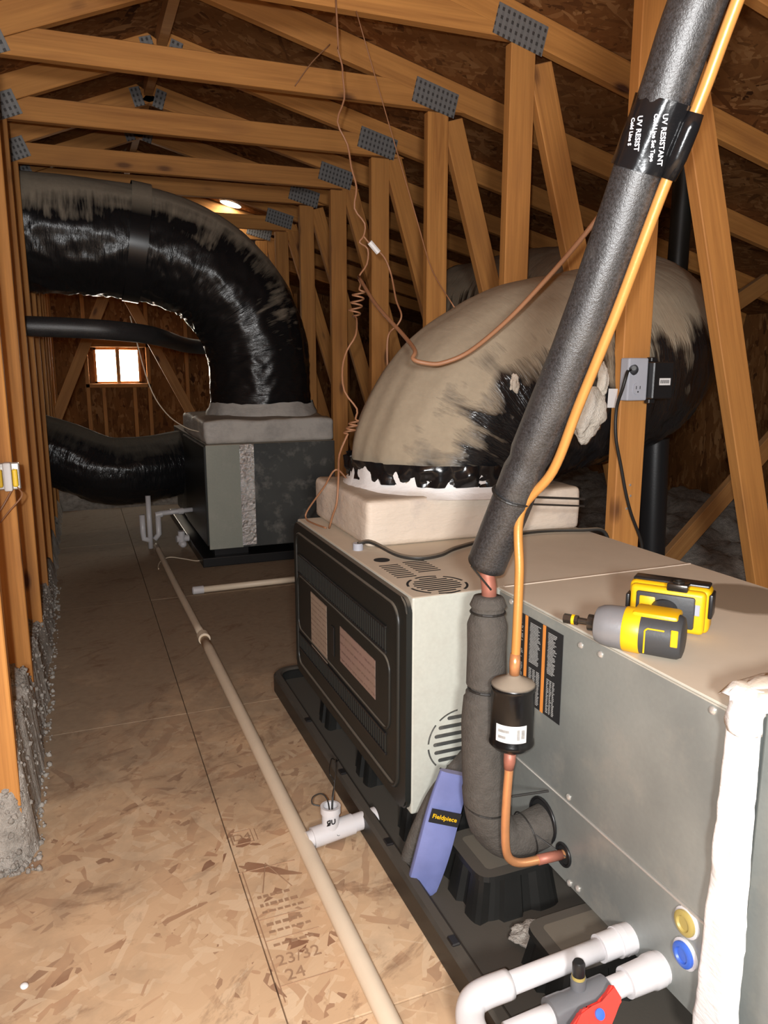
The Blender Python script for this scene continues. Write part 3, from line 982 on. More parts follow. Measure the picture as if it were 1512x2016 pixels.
df = thing('flexible_duct', 'huge black overhead flexible duct arching from the far furnace to the left', 'duct', (.995, 4.4, .78))
pathf = [(.995, 4.40, .775), (.995, 4.40, .98), (.975, 4.40, 1.16), (.89, 4.40, 1.37), (.72, 4.40, 1.55), (.48, 4.40, 1.655), (.20, 4.40, 1.69), (-.15, 4.40, 1.70), (-.55, 4.40, 1.71), (-.9, 4.40, 1.70)]
o_, pts_far = duct_obj('sleeve', pathf, .288, 'duct_far', df, seed=7.0, wr=.012, twist0=(0, 1, 0))
bm = nb()
tube(bm, catmull([(.30, 4.40, 1.685), (.345, 4.40, 1.679), (.39, 4.40, 1.672)], 4), .306, 80, False)
tag(obj('seam_strap', bm, M['duct_far'], df, smooth='all'), 'dusty seam strap')
bm = nb()
tube(bm, [(-.235, 4.40, 1.702), (-.195, 4.40, 1.701)], .312, 80, False)
tag(obj('end_strap', bm, 'steel', df, smooth='all'), 'shiny metal strap')

dl = thing('flexible_duct', 'low black sagging flexible duct at the far end behind the left studs', 'duct', (.2, 5.0, .2))
pathl = [(-1.0, 5.32, .70), (-.55, 5.15, .64), (-.15, 5.02, .52), (.12, 4.96, .41), (.34, 4.98, .395), (.62, 5.08, .42)]
duct_obj('sleeve', pathl, .205, 'duct_low', dl, n=80, per=12, seed=21.0, wr=.012)

# ------------------------------------------------------------------ far furnace
ff = thing('air_handler', 'dark furnace with a foil-taped pale strip at the far end of the boards', 'furnace', (.94, 4.6, .0))
bm = nb(); box(bm, (.60, 3.93, .085), (1.29, 5.35, .64), .004); obj('cabinet', bm, 'galv_dark', ff)
bm = nb(); box(bm, (.592, 3.922, .088), (.770, 3.931, .638), .002, segs=1)
tag(obj('pale_panel', bm, mat_galv('pale_green_grey_paint', (0.40, 0.42, 0.35), 0.0, 0.5, 0.9, (0.36, 0.38, 0.32)), ff), 'pale green grey panel strip')
bm = grid_bm(0, 1, 0, 1, 10, 60, lambda x, y: 0)
for v in bm.verts:
    v.co = V((.765 + v.co.x * .075, 3.917 + .003 * fbm(v.co * 7, 3), .10 + v.co.y * .538))
tag(obj('foil_tape', bm, 'foil', ff), 'crinkled silver foil tape')
bm = nb(); box(bm, (.586, 3.96, .10), (.601, 4.75, .63), .004); obj('door_panel', bm, 'black_dusty', ff)
bm = nb(); box(bm, (.55, 3.90, .001), (1.33, 5.42, .05), .004); obj('pan', bm, 'black_plastic', ff)
bm = nb(); box(bm, (.62, 3.95, .05), (.80, 4.1, .086)); box(bm, (1.05, 3.95, .05), (1.2, 4.1, .086)); obj('riser', bm, 'black_plastic', ff)
pf = thing('supply_plenum', 'grey wrapped plenum box on top of the far furnace', 'plenum', (.94, 4.3, .64))
bm = nb()
box(bm, (.592, 3.935, .641), (1.292, 4.75, .765), .02, segs=3)
bmesh.ops.subdivide_edges(bm, edges=[e for e in bm.edges if e.calc_length() > .06], cuts=12, use_grid_fill=True)
for v in bm.verts:
    if v.co.z > .65: v.co += V((fbm(v.co, 8), fbm(v.co + V((5, 0, 0)), 8), 1.6 * fbm(v.co + V((0, 5, 0)), 7))) * .007
obj('box', bm, 'wrap_grey', pf, smooth='all')
bm = nb()
lathe(bm, [(0, .325), (.03, .322), (.05, .31), (.085, .302)], (1.0, 4.40, .75), (0, 0, 1), 64, caps=False)
for v in bm.verts: v.co += V((fbm(v.co, 9), fbm(v.co + V((3, 0, 0)), 9), fbm(v.co + V((0, 4, 0)), 6) * 1.2)) * .012
obj('collar_wrap', bm, 'wrap_grey', pf, smooth='all')

# ------------------------------------------------------------------ evaporator coil cabinet
XC, CY0, CY1, CZ0 = .773, .665, 1.288, .105
coil = thing('coil_cabinet', 'galvanized evaporator coil cabinet with a warning label joined to the near furnace', 'coil cabinet', (1.02, .98, .105))
bm = nb(); box(bm, (XC + .002, CY0, CZ0), (1.272, CY1, .592), .003, segs=1); obj('body', bm, 'galv', coil)
bm = nb(); box(bm, (XC - .0015, CY0, .2665), (XC + .004, CY1 - .002, .590), .0015, segs=1); obj('upper_panel', bm, 'galv', coil)
bm = nb(); box(bm, (XC - .0010, CY0, CZ0), (XC + .004, CY1 - .002, .2625), .0015, segs=1); obj('lower_panel', bm, 'galv', coil)
bm = nb(); box(bm, (XC - .003, CY0, .592), (1.274, CY1 + .001, .5965), .0012, segs=1); obj('top_panel', bm, 'top_sheet', coil)
bm = nb(); box(bm, (XC + .01, CY1 - .004, .5962), (1.27, CY1 + .003, .5982)); obj('joint_bead', bm, 'mastic', coil)
bm = nb(); box(bm, (XC - .0045, CY0, .2625), (XC + .001, CY1 - .003, .2665), .0012, segs=1); obj('seam_lip', bm, 'steel', coil)
for y, z in ((1.013, .569), (.960, .572), (.720, .580), (1.025, .276), (1.010, .112), (.985, .118), (1.24, .58)):
    bm = nb(); lathe(bm, [(0, .0062), (.002, .0062), (.0045, .0035), (.005, .001)], (XC - .001, y, z), (-1, 0, 0), 10); obj('screw', bm, 'steel', coil, smooth=True)
# warning label
lab = sticker(coil, 'warning_label', (XC - .0018, 1.1425, .484), (0, -1, 0), (0, 0, 1), .160, .172, 'ink_black')
def lab_piece(name, x0, y0, x1, y1, mat):
    bm = nb(); box(bm, (x0, y0, .0004), (x1, y1, .0011))
    o = obj(name, bm, mat); o.parent = lab
for xx in (-.038, .022):
    lab_piece('orange_bar', xx - .0045, -.086, xx + .0045, .086, 'label_orange')
rl = random.Random(5)
for a, b in ((-.074, -.048), (-.026, .012), (.034, .062)):
    for i in range(26):
        zz = .076 - i * .0031
        if zz < -.004: break
        lab_piece('print_line', a + rl.uniform(0, .002), zz - .0011, b - rl.uniform(0, .012) , zz + .0008, 'label_grey')
    nx = 3
    for q in range(nx):
        xa = a + (b - a) * q / nx
        for i in range(20):
            zz = -.014 - i * .0034
            lab_piece('print_line', xa + .001, zz - .0011, xa + (b - a) / nx - rl.uniform(.001, .005), zz + .0009, 'label_grey')
# ports
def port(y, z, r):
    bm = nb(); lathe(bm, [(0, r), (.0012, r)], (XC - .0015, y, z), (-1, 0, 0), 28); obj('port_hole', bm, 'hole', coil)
    bm = nb()
    pts = [V((XC - .003, y + r * math.cos(2 * PI * k / 28), z + r * math.sin(2 * PI * k / 28))) for k in range(28)]
    tube(bm, pts + [pts[0]], .003, 8, False); obj('grommet', bm, 'black_plastic', coil, smooth='all')
port(1.100, .185, .042)
port(1.030, .157, .020)
for (y, z, m_) in ((.732, .243, 'mustard'), (.730, .192, 'blue')):
    bm = nb(); lathe(bm, [(0, .023), (.003, .023), (.004, .021)], (XC - .001, y, z), (-1, 0, 0), 24); obj('drain_boss', bm, 'white_pvc', coil, smooth=True)
    bm = nb(); lathe(bm, [(0, .019), (.005, .019), (.007, .016), (.007, .012), (.004, .010), (.004, .001)], (XC - .004, y, z), (-1, 0, 0), 24)
    tag(obj('drain_plug', bm, m_, coil, smooth=True), m_ + ' drain plug')
for y, z in ((.848, .125), (.776, .130)):
    bm = nb(); lathe(bm, [(0, .024), (.016, .024), (.016, .019)], (XC, y, z), (-1, 0, 0), 24); obj('drain_stub', bm, 'white_pvc', coil, smooth=True)

# return plenum and its mastic joint
rp = thing('return_plenum', 'galvanized return plenum at the right edge with a thick white mastic joint', 'plenum', (1.05, .3, .1))
bm = nb(); box(bm, (.792, -.35, .09), (1.32, .655, .625), .004); obj('box', bm, 'galv', rp)
def mastic_strip(p0, p1, w, th, nrm, seed, n=46):
    p0, p1 = V(p0), V(p1)
    d = (p1 - p0).normalized(); nrm = V(nrm); s = d.cross(nrm).normalized()
    bm = nb(); rows_ = []
    m_ = 14
    for i in range(n + 1):
        u = i / n
        c = p0.lerp(p1, u)
        ww = w * (1.15 - .50 * u + .10 * noise.noise(V((u * 7, seed, 0))))
        row = []
        for k in range(m_ + 1):
            q = k / m_ * 2 - 1
            hgt = th * (max(0, 1 - abs(q) ** 8)) * (1 + .16 * noise.noise(V((u * 11, q * 1.5, seed)))) * (1 if 0 < i < n else .2)
            row.append(bm.verts.new(c + s * q * ww / 2 * (1 + .08 * noise.noise(V((u * 30, q, seed)))) + nrm * hgt))
        rows_.append(row)
    for i in range(n):
        for k in range(m_): bm.faces.new((rows_[i][k], rows_[i][k + 1], rows_[i + 1][k + 1], rows_[i + 1][k]))
    return obj('mastic_joint', bm, 'mastic_white', rp, smooth='all')
mastic_strip((.770, .662, .085), (.770, .662, .640), .062, .020, (-1, 0, 0), 1.0)
mastic_strip((.752, .662, .618), (1.33, .662, .632), .060, .022, (0, 0, 1), 2.0)
bm = nb()
tube(bm, catmull([(.765, .662, .58), (.765, .66, .61), (.782, .66, .624), (.82, .66, .628)], 5), .030, 16, True, lambda i, s, a: .021 + .006 * noise.noise(V((math.cos(a) * 3, s * 40, math.sin(a) * 3))))
obj('mastic_joint', bm, 'mastic_white', rp, smooth='all')

# ------------------------------------------------------------------ drain pan and risers
pan = thing('drain_pan', 'long black plastic drain pan under the furnace and coil cabinet', 'drain pan', (.94, 1.4, 0))
PX0, PX1, PY0, PY1 = .527, 1.38, .30, 2.33
bm = nb(); prism(bm, rrect(PX0 + .012, PY0, PX1, PY1 - .01, .06), 'z', .010, .001); obj('tray', bm, 'pan_dusty', pan)
bm = nb()
outer = rrect(PX0, PY0 - .01, PX1 + .01, PY1, .07, 8)
# rim: wall and rolled lip
prof = [(0.0, .002), (0.0, .050), (.006, .056), (.022, .056), (.028, .050), (.026, .044), (.012, .042), (.008, .006)]
cx_, cy_ = (PX0 + PX1) / 2, (PY0 + PY1) / 2
rings = []
n_ = len(outer)
for i in range(n_):
    p = V((*outer[i], 0)); a = V((*outer[i - 1], 0)); b = V((*outer[(i + 1) % n_], 0))
    tn = (b - a).normalized(); inn = V((-tn.y, tn.x, 0))
    rings.append([bm.verts.new(p + inn * q[0] + V((0, 0, q[1]))) for q in prof])
for i in range(n_):
    j_ = (i + 1) % n_
    for k in range(len(prof) - 1): bm.faces.new((rings[i][k], rings[j_][k], rings[j_][k + 1], rings[i][k + 1]))
obj('rim', bm, 'pan_dusty', pan, smooth=True)
for y in (1.02, 1.32, 1.62, 1.92):
    bm = nb(); box(bm, (PX0 + .006, y - .012, .052), (PX0 + .022, y + .012, .060), .002, segs=1); obj('rim_tab', bm, 'black_plastic', pan)

def riser(label, x0, x1, y0, y1, z1, flute=4, z0=.011):
    t = thing('riser_block', label, 'riser block', ((x0 + x1) / 2, (y0 + y1) / 2, z0), group='black riser blocks in the drain pan')
    bm = nb()
    cx, cy = (x0 + x1) / 2, (y0 + y1) / 2
    hx, hy = (x1 - x0) / 2, (y1 - y0) / 2
    N = 64
    rings = []
    for h, sc, fl in ((z0, 1.16, .12), (z1 - .012, 0.98, .12), (z1 - .010, 1.04, 0), (z1, 1.02, 0)):
        ring = []
        for k in range(N):
            a = 2 * PI * k / N
            e = 6
            ca, sa = math.cos(a), math.sin(a)
            rr = (abs(ca) ** e + abs(sa) ** e) ** (-1 / e)
            f_ = 1 - (fl if math.sin(a * flute * 2) > 0.1 else 0)
            ring.append(bm.verts.new((cx + hx * sc * rr * ca * f_, cy + hy * sc * rr * sa * f_, h)))
        rings.append(ring)
    for i in range(3):
        for k in range(N):
            bm.faces.new((rings[i][k], rings[i][(k + 1) % N], rings[i + 1][(k + 1) % N], rings[i + 1][k]))
    bm.faces.new(rings[-1]); bm.faces.new(rings[0][::-1])
    obj('block', bm, 'pan_dusty', t)
    bm = nb(); prism(bm, rrect(cx - hx * .72, cy - hy * .72, cx + hx * .72, cy + hy * .72, .01), 'z', .0015, z1 - .0012); obj('cap', bm, 'black_dusty', t)
riser('tall fluted black riser block under the grey foam elbow', .632, .800, 1.085, 1.235, .1045)
riser('black riser block nearest the white drain pipes', .655, .815, .850, .975, .092)
riser('black riser block under the front corner of the louvred door', .610, .760, 1.315, 1.425, .128)
riser('black riser block under the middle of the louvred door', .610, .760, 1.60, 1.71, .128)
riser('black riser block under the back of the louvred door', .610, .760, 1.92, 2.03, .128)
# a small drift of fibre in the pan
tag(recentre(blob('dust_clump', (.700, 1.02, .020), (.035, .028, .012), 'insulation', None, 31.0, .5)), 'grey dust clump in the pan beside the tall riser', 'dust clump')

# ------------------------------------------------------------------ refrigerant lines
def ring_tie(bm, c, ax, r, w=.0022):
    d, a, b = frame_of(ax)
    pts = [V(c) + (a * math.cos(2 * PI * k / 24) + b * math.sin(2 * PI * k / 24)) * r for k in range(25)]
    tube(bm, pts, w, 6, False)

suc = thing('suction_line', 'thick black foam-wrapped refrigerant line slanting down to the coil cabinet', 'pipe', (.65, 1.12, .12))
HB = V((.653, 1.135, .694)); HT = V((.735, .790, 1.500))
tape_pt = HB.lerp(HT, .80)
hp = [HB, HB.lerp(HT, .2) + V((.004, 0, 0)), HB.lerp(HT, .5) + V((.010, -.004, 0)), tape_pt + V((.006, 0, 0)), HT, HT + (HT - HB) * .35 + V((.03, .02, 0))]
bm = nb()
HP = catmull(hp, 14)
tube(bm, HP, .034, 40, True, lambda i, s, a: .0345 + .0012 * noise.noise(V((math.cos(a) * 2, math.sin(a) * 2, s * 14))) + (-.0035 if abs(s - .205) < .006 else 0), uv=True)
tag(obj('upper_foam', bm, 'foam_black', suc, smooth='all'), 'glossy black foam sleeve')
bm = nb(); tube(bm, [HB + V((0, 0, .02)), (.655, 1.135, .672), (.657, 1.132, .655), (.656, 1.128, .62)], .0135, 18)
tag(obj('bare_copper', bm, 'copper_dull', suc, smooth='all'), 'bare reddish copper stub')
# grey foam down to the elbow
fp = catmull([(.652, 1.125, .638), (.650, 1.122, .56), (.649, 1.12, .48), (.644, 1.118, .40), (.645, 1.116, .32), (.652, 1.114, .24), (.672, 1.112, .185), (.712, 1.106, .160), (.790, 1.100, .178)], 8)
Lf = sum((fp[i + 1] - fp[i]).length for i in range(len(fp) - 1))
def rff(i, s, a):
    r = .0355
    if s < .02: r = .026 + .008 * (s / .02)
    elif s < .032: r = .029
    elif .032 <= s < .05: r = .029 + .0065 * ((s - .032) / .018)
    if abs(s - .172) < .007: r -= .006
    if s > .19: r += .003
    if .36 < s < .44: r += .002
    return r + .0016 * noise.noise(V((math.cos(a) * 2, math.sin(a) * 2, s * 16 + 4)))
fp2 = []
step = .004
acc = [0]
for i in range(1, len(fp)): acc.append(acc[-1] + (fp[i] - fp[i - 1]).length)
u = 0.0; i = 0
while u < acc[-1]:
    while acc[i + 1] < u: i += 1
    fp2.append(fp[i].lerp(fp[i + 1], (u - acc[i]) / (acc[i + 1] - acc[i])))
    u += step
bm = nb(); tube(bm, fp2, 0, 36, True, rff)
tag(obj('lower_foam', bm, 'foam_grey', suc, smooth='all'), 'dusty grey foam sleeve and elbow')
tz = HB.lerp(HT, .165)
def zip_tie(c, ax, r, w=.0022, tails=()):
    bm = nb(); ring_tie(bm, c, ax, r, w)
    z = obj('zip_tie', bm, 'wire_dark', suc)
    for p, q, tw in tails:
        bm = nb(); cyl(bm, p, q, tw, 6); obj('tie_tail', bm, 'wire_dark', z)
zip_tie(fp2[7], fp2[8] - fp2[6], .0305)
zip_tie(fp2[43], fp2[44] - fp2[42], .031)
zip_tie(fp2[100], V((.1, -.12, 1)), .0405, .0022, [((.690, 1.085, .262), (.763, 1.075, .262), .0022)])
zip_tie(V((.735, 1.103, .165)), (1, 0, .2), .040, .0014, [(V((.735, 1.068, .182)), V((.768, 1.02, .160)), .0012)])
zip_tie(tz, HT - HB, .0345, .0024, [(tz + V((.02, -.03, .0)), V((.829, 1.10, .806)), .0022), (tz + V((.02, -.03, -.012)), V((.829, 1.10, .793)), .0018)])
bm = nb(); cyl(bm, HB + V((-.034, -.006, .002)), HB + V((.0, -.018, -.042)), .002, 6); obj('tie_tail', bm, 'wire_dark', suc)
# tape with print
d_h, _, _ = frame_of(HT - HB)
bm = nb()
tp = [tape_pt + d_h * q for q in (-.045, -.03, -.012, .006, .024, .04)]
def rft(i, s, a):
    return .0375 + .003 * noise.noise(V((math.cos(a) * 3, math.sin(a) * 3, s * 40))) + .004 * max(0, math.cos(a - 2.4))
tube(bm, [p + V((.007, 0, 0)) for p in tp], 0, 48, False, rft)
tape = obj('tape_wrap', bm, 'black_tape', suc, smooth='all')
tape['label'] = 'wrinkled black tape with white print'
# print on the side of the tape that faces the walkway
tow = (V((0, 0, 1.04)) - tape_pt); tow = (tow - d_h * tow.dot(d_h)).normalized()
side = d_h.cross(tow).normalized()
if side.x < 0: side = -side
for s_, sz, off in (('UV RESISTANT', .0092, .0135), ('Cold Line Set Tape', .0070, .0030), ('UV RESIST', .0092, -.0165), ('Cold Line S', .0070, -.0265)):
    ang = off / .0395
    pdir = (tow * math.cos(ang) + side * math.sin(ang)).normalized()
    tang = (side * math.cos(ang) - tow * math.sin(ang)).normalized()
    xdir = (-d_h + tang * .30).normalized()
    bm = text_bm(s_, sz, basis(tape_pt + V((.007, 0, 0)) + pdir * .0425 - d_h * .004, xdir, pdir.cross(xdir)), .0002, .0002)
    obj('tape_print', bm, 'ink_white', tape)

liq = thing('liquid_line', 'orange copper liquid line with a black canister filter drier', 'pipe', (.655, 1.035, .15))
def on_hose(f, du, dn):   # beside the hose: du to its right, dn towards the walkway
    p = HB.lerp(HT, f)
    return p + side * du + tow * dn
op = catmull([on_hose(1.38, .042, .022), on_hose(1.0, .043, .020), on_hose(.86, .046, .018), on_hose(.74, .044, .016), on_hose(.55, .047, .016), on_hose(.38, .046, .018), on_hose(.25, .046, .022), (.672, 1.060, .80), (.667, 1.05, .70), (.660, 1.04, .60), (.655, 1.035, .53)], 8)
bm = nb(); tube(bm, op, .0078, 14); obj('upper_tube', bm, 'orange_line', liq, smooth='all')
bm = nb(); tube(bm, [on_hose(.84, .046, .018), on_hose(.82, .046, .018), on_hose(.78, .0455, .017), on_hose(.75, .0445, .0165)], [.011, .0125, .013, .0105], 16); tag(obj('tape_patch', bm, 'black_tape', liq, smooth='all'), 'black tape holding the line')
bm = nb(); tube(bm, [(.6565, 1.037, .562), (.6555, 1.036, .545), (.655, 1.035, .525)], [.0085, .0095, .0085], 14); obj('brazed_joint', bm, 'copper', liq, smooth='all')
dr = nb()
lathe(dr, [(0, .010), (.004, .013), (.014, .032), (.020, .0375), (.022, .039), (.028, .0385), (.030, .037), (.118, .037), (.120, .0385), (.126, .0385), (.130, .036), (.140, .014), (.144, .010)], (.653, 1.035, .382), (0, 0, 1), 40)
drier = obj('filter_drier', dr, 'black_gloss', liq, smooth=True)
drier['label'] = 'black canister filter drier'
bm = nb(); rr_ = .0375
a0 = math.atan2(0 - 1.035, 0 - .653)
for z0, z1, mat, nm, aa0, aa1, ex in ((.418, .449, 'label_white', 'drier_label', -.75, .72, 0.0), (.424, .443, 'label_grey', 'drier_barcode', .25, .38, .0004), (.426, .442, 'label_grey', 'drier_barcode', .45, .62, .0004), (.436, .441, 'label_grey', 'drier_barcode', -.62, -.1, .0004), (.425, .430, 'label_grey', 'drier_barcode', -.62, -.25, .0004)):
    bm = nb(); ra = []
    for k in range(13):
        a = a0 + aa0 + (aa1 - aa0) * k / 12
        ra.append([bm.verts.new((.653 + (rr_ + ex) * math.cos(a), 1.035 + (rr_ + ex) * math.sin(a), z)) for z in (z0, z1)])
    for k in range(12): bm.faces.new((ra[k][0], ra[k + 1][0], ra[k + 1][1], ra[k][1]))
    obj(nm, bm, mat, drier, smooth='all')
bm = nb()
tube(bm, catmull([(.652, 1.035, .390), (.651, 1.035, .36), (.648, 1.035, .30), (.647, 1.035, .24), (.650, 1.034, .195), (.660, 1.033, .174), (.682, 1.032, .163), (.720, 1.031, .160), (.785, 1.030, .158)], 6), .0078, 14)
obj('lower_tube', bm, 'copper', liq, smooth='all')
bm = nb(); tube(bm, [(.6515, 1.035, .386), (.651, 1.035, .366), (.650, 1.035, .352)], [.0105, .0105, .0085], 14); obj('coupling', bm, 'copper_dull', liq, smooth='all')
bm = nb(); cyl(bm, (.715, 1.031, .1602), (.765, 1.030, .1585), .0092, 14); obj('coupling', bm, 'copper_dull', liq, smooth='all')

# ------------------------------------------------------------------ condensate pipes
cp = thing('condensate_pipe', 'long cream plastic pipe running along the floorboards', 'pipe', (.39, 2.4, 0))
bm = nb(); tube(bm, catmull([(.385, .30, .019), (.389, .95, .019), (.388, 1.9, .019), (.383, 2.81, .019)], 6), .0175, 18); obj('near_length', bm, 'cream_pvc', cp, smooth='all')
bm = nb(); tube(bm, catmull([(.383, 2.80, .017), (.371, 3.59, .017), (.365, 4.45, .017)], 6), .0145, 16); obj('far_length', bm, 'cream_pvc', cp, smooth='all')
bm = nb(); lathe(bm, [(0, .019), (0, .0225), (.045, .0225), (.045, .018)], (.3832, 2.775, .0225), (0, 1, 0), 22); obj('coupling', bm, 'cream_pvc', cp, smooth=True)
sp = thing('condensate_stub', 'short capped cream pipe lying across the floor behind the near furnace', 'pipe', (.68, 3.45, 0))
bm = nb(); tube(bm, [(.45, 3.447, .018), (1.15, 3.46, .018)], .0145, 16); obj('tube', bm, 'cream_pvc', sp, smooth='all')
bm = nb(); lathe(bm, [(0, .012), (.004, .0185), (.052, .0185), (.052, .0145)], (.430, 3.4465, .0187), (1, .018, 0), 20); tag(obj('end_cap', bm, 'white_pvc', sp, smooth=True), 'white end cap')

dt = thing('drain_pipes', 'pair of white drain pipes with a grey valve leaving the coil cabinet', 'pipe', (.6, .81, .1))
bm = nb()
tube(bm, [(.758, .848, .126), (.505, .846, .117)], .0165, 22)
obj('rear_pipe', bm, 'white_pvc', dt, smooth='all')
bm = nb(); lathe(bm, [(0, .0215), (.034, .0215), (.036, .018)], (.712, .848, .1245), (1, .003, .035), 26); lathe(bm, [(0, .024), (.012, .024)], (.745, .848, .1255), (1, .003, .035), 26)
obj('rear_fitting', bm, 'white_pvc', dt, smooth=True)
bm = nb()
tube(bm, catmull([(.545, .8465, .1185), (.500, .846, .117), (.478, .840, .113), (.466, .822, .104), (.462, .79, .100), (.462, .755, .099)], 6), .0215, 24)
obj('elbow', bm, 'white_pvc', dt, smooth='all')
bm = nb(); tube(bm, [(.462, .80, .099), (.462, .775, .0985), (.475, .762, .099), (.50, .757, .101), (.545, .757, .105)], .0165, 20); obj('return_bend', bm, 'white_pvc', dt, smooth='all')
bm = nb(); tube(bm, [(.765, .776, .130), (.645, .776, .122)], .0165, 22); tube(bm, [(.60, .776, .1185), (.50, .776, .112)], .0165, 22); obj('front_pipe', bm, 'white_pvc', dt, smooth='all')
bm = nb(); lathe(bm, [(0, .0165), (0, .0225), (.040, .0235), (.045, .0255), (.060, .0255), (.060, .018)], (.705, .776, .126), (1, 0, .06), 26); obj('front_fitting', bm, 'white_pvc', dt, smooth=True)
vl = nb()
lathe(vl, [(0, .019), (0, .0245), (.024, .0245), (.028, .0235), (.070, .0235), (.074, .0245), (.098, .0245), (.098, .019)], (.572, .776, .1165), (1, 0, .06), 28)
valve = obj('valve_body', vl, 'grey_pvc', dt, smooth=True); valve['label'] = 'grey plastic valve body'
bm = nb(); lathe(bm, [(0, .0115), (.018, .0115), (.018, .009)], (.623, .782, .139), (0, .05, 1), 20); obj('port', bm, 'grey_pvc', valve, smooth=True)
bm = nb(); lathe(bm, [(0, .010), (.006, .010), (.006, .0095)], (.623, .783, .156), (0, .05, 1), 16); obj('port_ring', bm, 'mustard', valve, smooth=True)
bm = nb(); lathe(bm, [(0, .0095), (.018, .0095), (.022, .0075), (.022, .001)], (.623, .783, .162), (0, .05, 1), 16); tag(obj('black_cap', bm, 'black_plastic', valve, smooth=True), 'black cap')
# red handle on the near side
bm = nb()
prof = [(-.046, -.020), (-.018, -.014), (-.010, -.024), (.012, -.024), (.020, -.012), (.046, -.004), (.042, .020), (.024, .012), (.012, .006), (-.006, .008), (-.016, .014), (-.026, .010), (-.050, .002)]
prism(bm, prof, 'z', .014, 0)
bmesh.ops.bevel(bm, geom=list(bm.edges), offset=.003, segments=2, affect='EDGES')
hx = basis((.620, .742, .136), V((1, .12, .10)), V((-.1, .62, .75)))
bmesh.ops.transform(bm, matrix=hx, verts=bm.verts)
tag(obj('valve_handle', bm, 'red', valve, smooth=True), 'red valve handle')
bm = nb(); cyl(bm, (.622, .760, .123), (.6235, .738, .131), .009, 14); obj('handle_stem', bm, 'red', valve)
bm = nb(); lathe(bm, [(0, .0075), (.003, .0075), (.004, .004)], hx @ V((.0, -.002, .0135)), hx.to_3x3() @ V((0, 0, 1)), 16); obj('handle_screw', bm, 'blue', valve, smooth=True)

# float switch tee on the floor
fs = thing('float_switch', 'white plastic tee float switch on the floor beside the drain pan', 'float switch', (.47, 1.45, 0))
ax_ = V((.153, .010, .012)).normalized()
bm = nb(); lathe(bm, [(0, .011), (.0, .0175), (.012, .0175), (.012, .0225), (.108, .0225), (.108, .0195), (.165, .0195)], (.398, 1.437, .024), ax_, 28); body = obj('run', bm, 'white_pvc', fs, smooth=True)
bm = nb(); lathe(bm, [(0, .019), (.045, .0195), (.047, .0225), (.062, .0225), (.062, .0165), (.035, .016)], (.452, 1.4405, .028), (0.02, .02, 1), 26, caps=False); branch = obj('branch', bm, 'white_pvc', fs, smooth=True)
bm = nb(); cyl(bm, (.453, 1.441, .060), (.453, 1.441, .064), .016, 20); obj('bore', bm, 'outlet_grey', branch)
bm = text_bm('\u042fU', .016, basis((.4475, 1.4195, .063), (1, .15, 0), (0, .05, 1)), .0006, .0004); obj('print', bm, 'ink_black', branch)
bm = text_bm('C', .010, basis((.463, 1.4195, .031), (1, .1, 0), (0, .3, 1)), .0006); obj('print', bm, 'ink_black', body)
bm = nb()
tube(bm, catmull([(.452, 1.441, .055), (.448, 1.443, .10), (.436, 1.45, .118), (.418, 1.455, .112), (.415, 1.452, .098), (.43, 1.447, .092)], 6), .0016, 6)
tube(bm, catmull([(.455, 1.442, .055), (.460, 1.45, .105), (.478, 1.49, .115), (.470, 1.50, .135), (.50, 1.58, .12), (.535, 1.66, .07), (.56, 1.70, .04)], 6), .0012, 6)
tube(bm, catmull([(.456, 1.440, .055), (.466, 1.46, .10), (.486, 1.50, .14), (.505, 1.56, .13), (.53, 1.64, .075), (.555, 1.69, .05)], 6), .0012, 6)
obj('lead_wires', bm, 'wire_dark', fs)

# far condensate trap
ct = thing('condensate_trap', 'white plastic drain trap standing on the floor by the far furnace', 'drain trap', (.40, 4.45, 0))
bm = nb(); tube(bm, [(.335, 4.45, .002), (.335, 4.45, .31)], .0145, 14); obj('standpipe', bm, 'white_pvc', ct, smooth='all')
bm = nb(); tube(bm, [(.335, 4.45, .05), (.300, 4.455, .06), (.297, 4.455, .10), (.297, 4.455, .20)], .016, 14); tube(bm, [(.36, 4.46, .05), (.385, 4.46, .08), (.385, 4.46, .19)], .016, 14); obj('trap_legs', bm, 'white_pvc', ct, smooth='all')
bm = nb(); tube(bm, [(.385, 4.46, .20), (.62, 4.50, .205)], .0145, 14); obj('outlet', bm, 'white_pvc', ct, smooth='all')
bm = nb(); cyl(bm, (.372, 4.46, .192), (.41, 4.46, .198), .019, 14); obj('coupling', bm, 'white_pvc', ct, smooth=True)
bm = nb(); cyl(bm, (.50, 4.48, .201), (.53, 4.485, .202), .019, 14); obj('coupling', bm, 'white_pvc', ct, smooth=True)
cs = thing('float_switch', 'small white float switch tee low beside the far furnace', 'float switch', (.51, 4.40, 0))
bm = nb(); cyl(bm, (.475, 4.40, .055), (.545, 4.41, .055), .02, 16); obj('run', bm, 'white_pvc', cs, smooth=True)
bm = nb(); cyl(bm, (.505, 4.40, .02), (.505, 4.40, .10), .02, 16); bmesh.ops.create_icosphere(bm, subdivisions=2, radius=.022, matrix=Matrix.Translation((.51, 4.39, .024))); obj('branch', bm, 'white_pvc', cs, smooth=True)
bm = nb(); tube(bm, catmull([(.329, 3.95, .005), (.335, 4.02, .006), (.36, 4.11, .008), (.412, 4.169, .008), (.48, 4.11, .006), (.545, 4.04, .006), (.60, 4.02, .03)], 6), .003, 6)
tag(recentre(obj('thin_wire', bm, 'cream_pvc', smooth='all')), 'thin pale wire looping on the floor in front of the far furnace', 'wire')

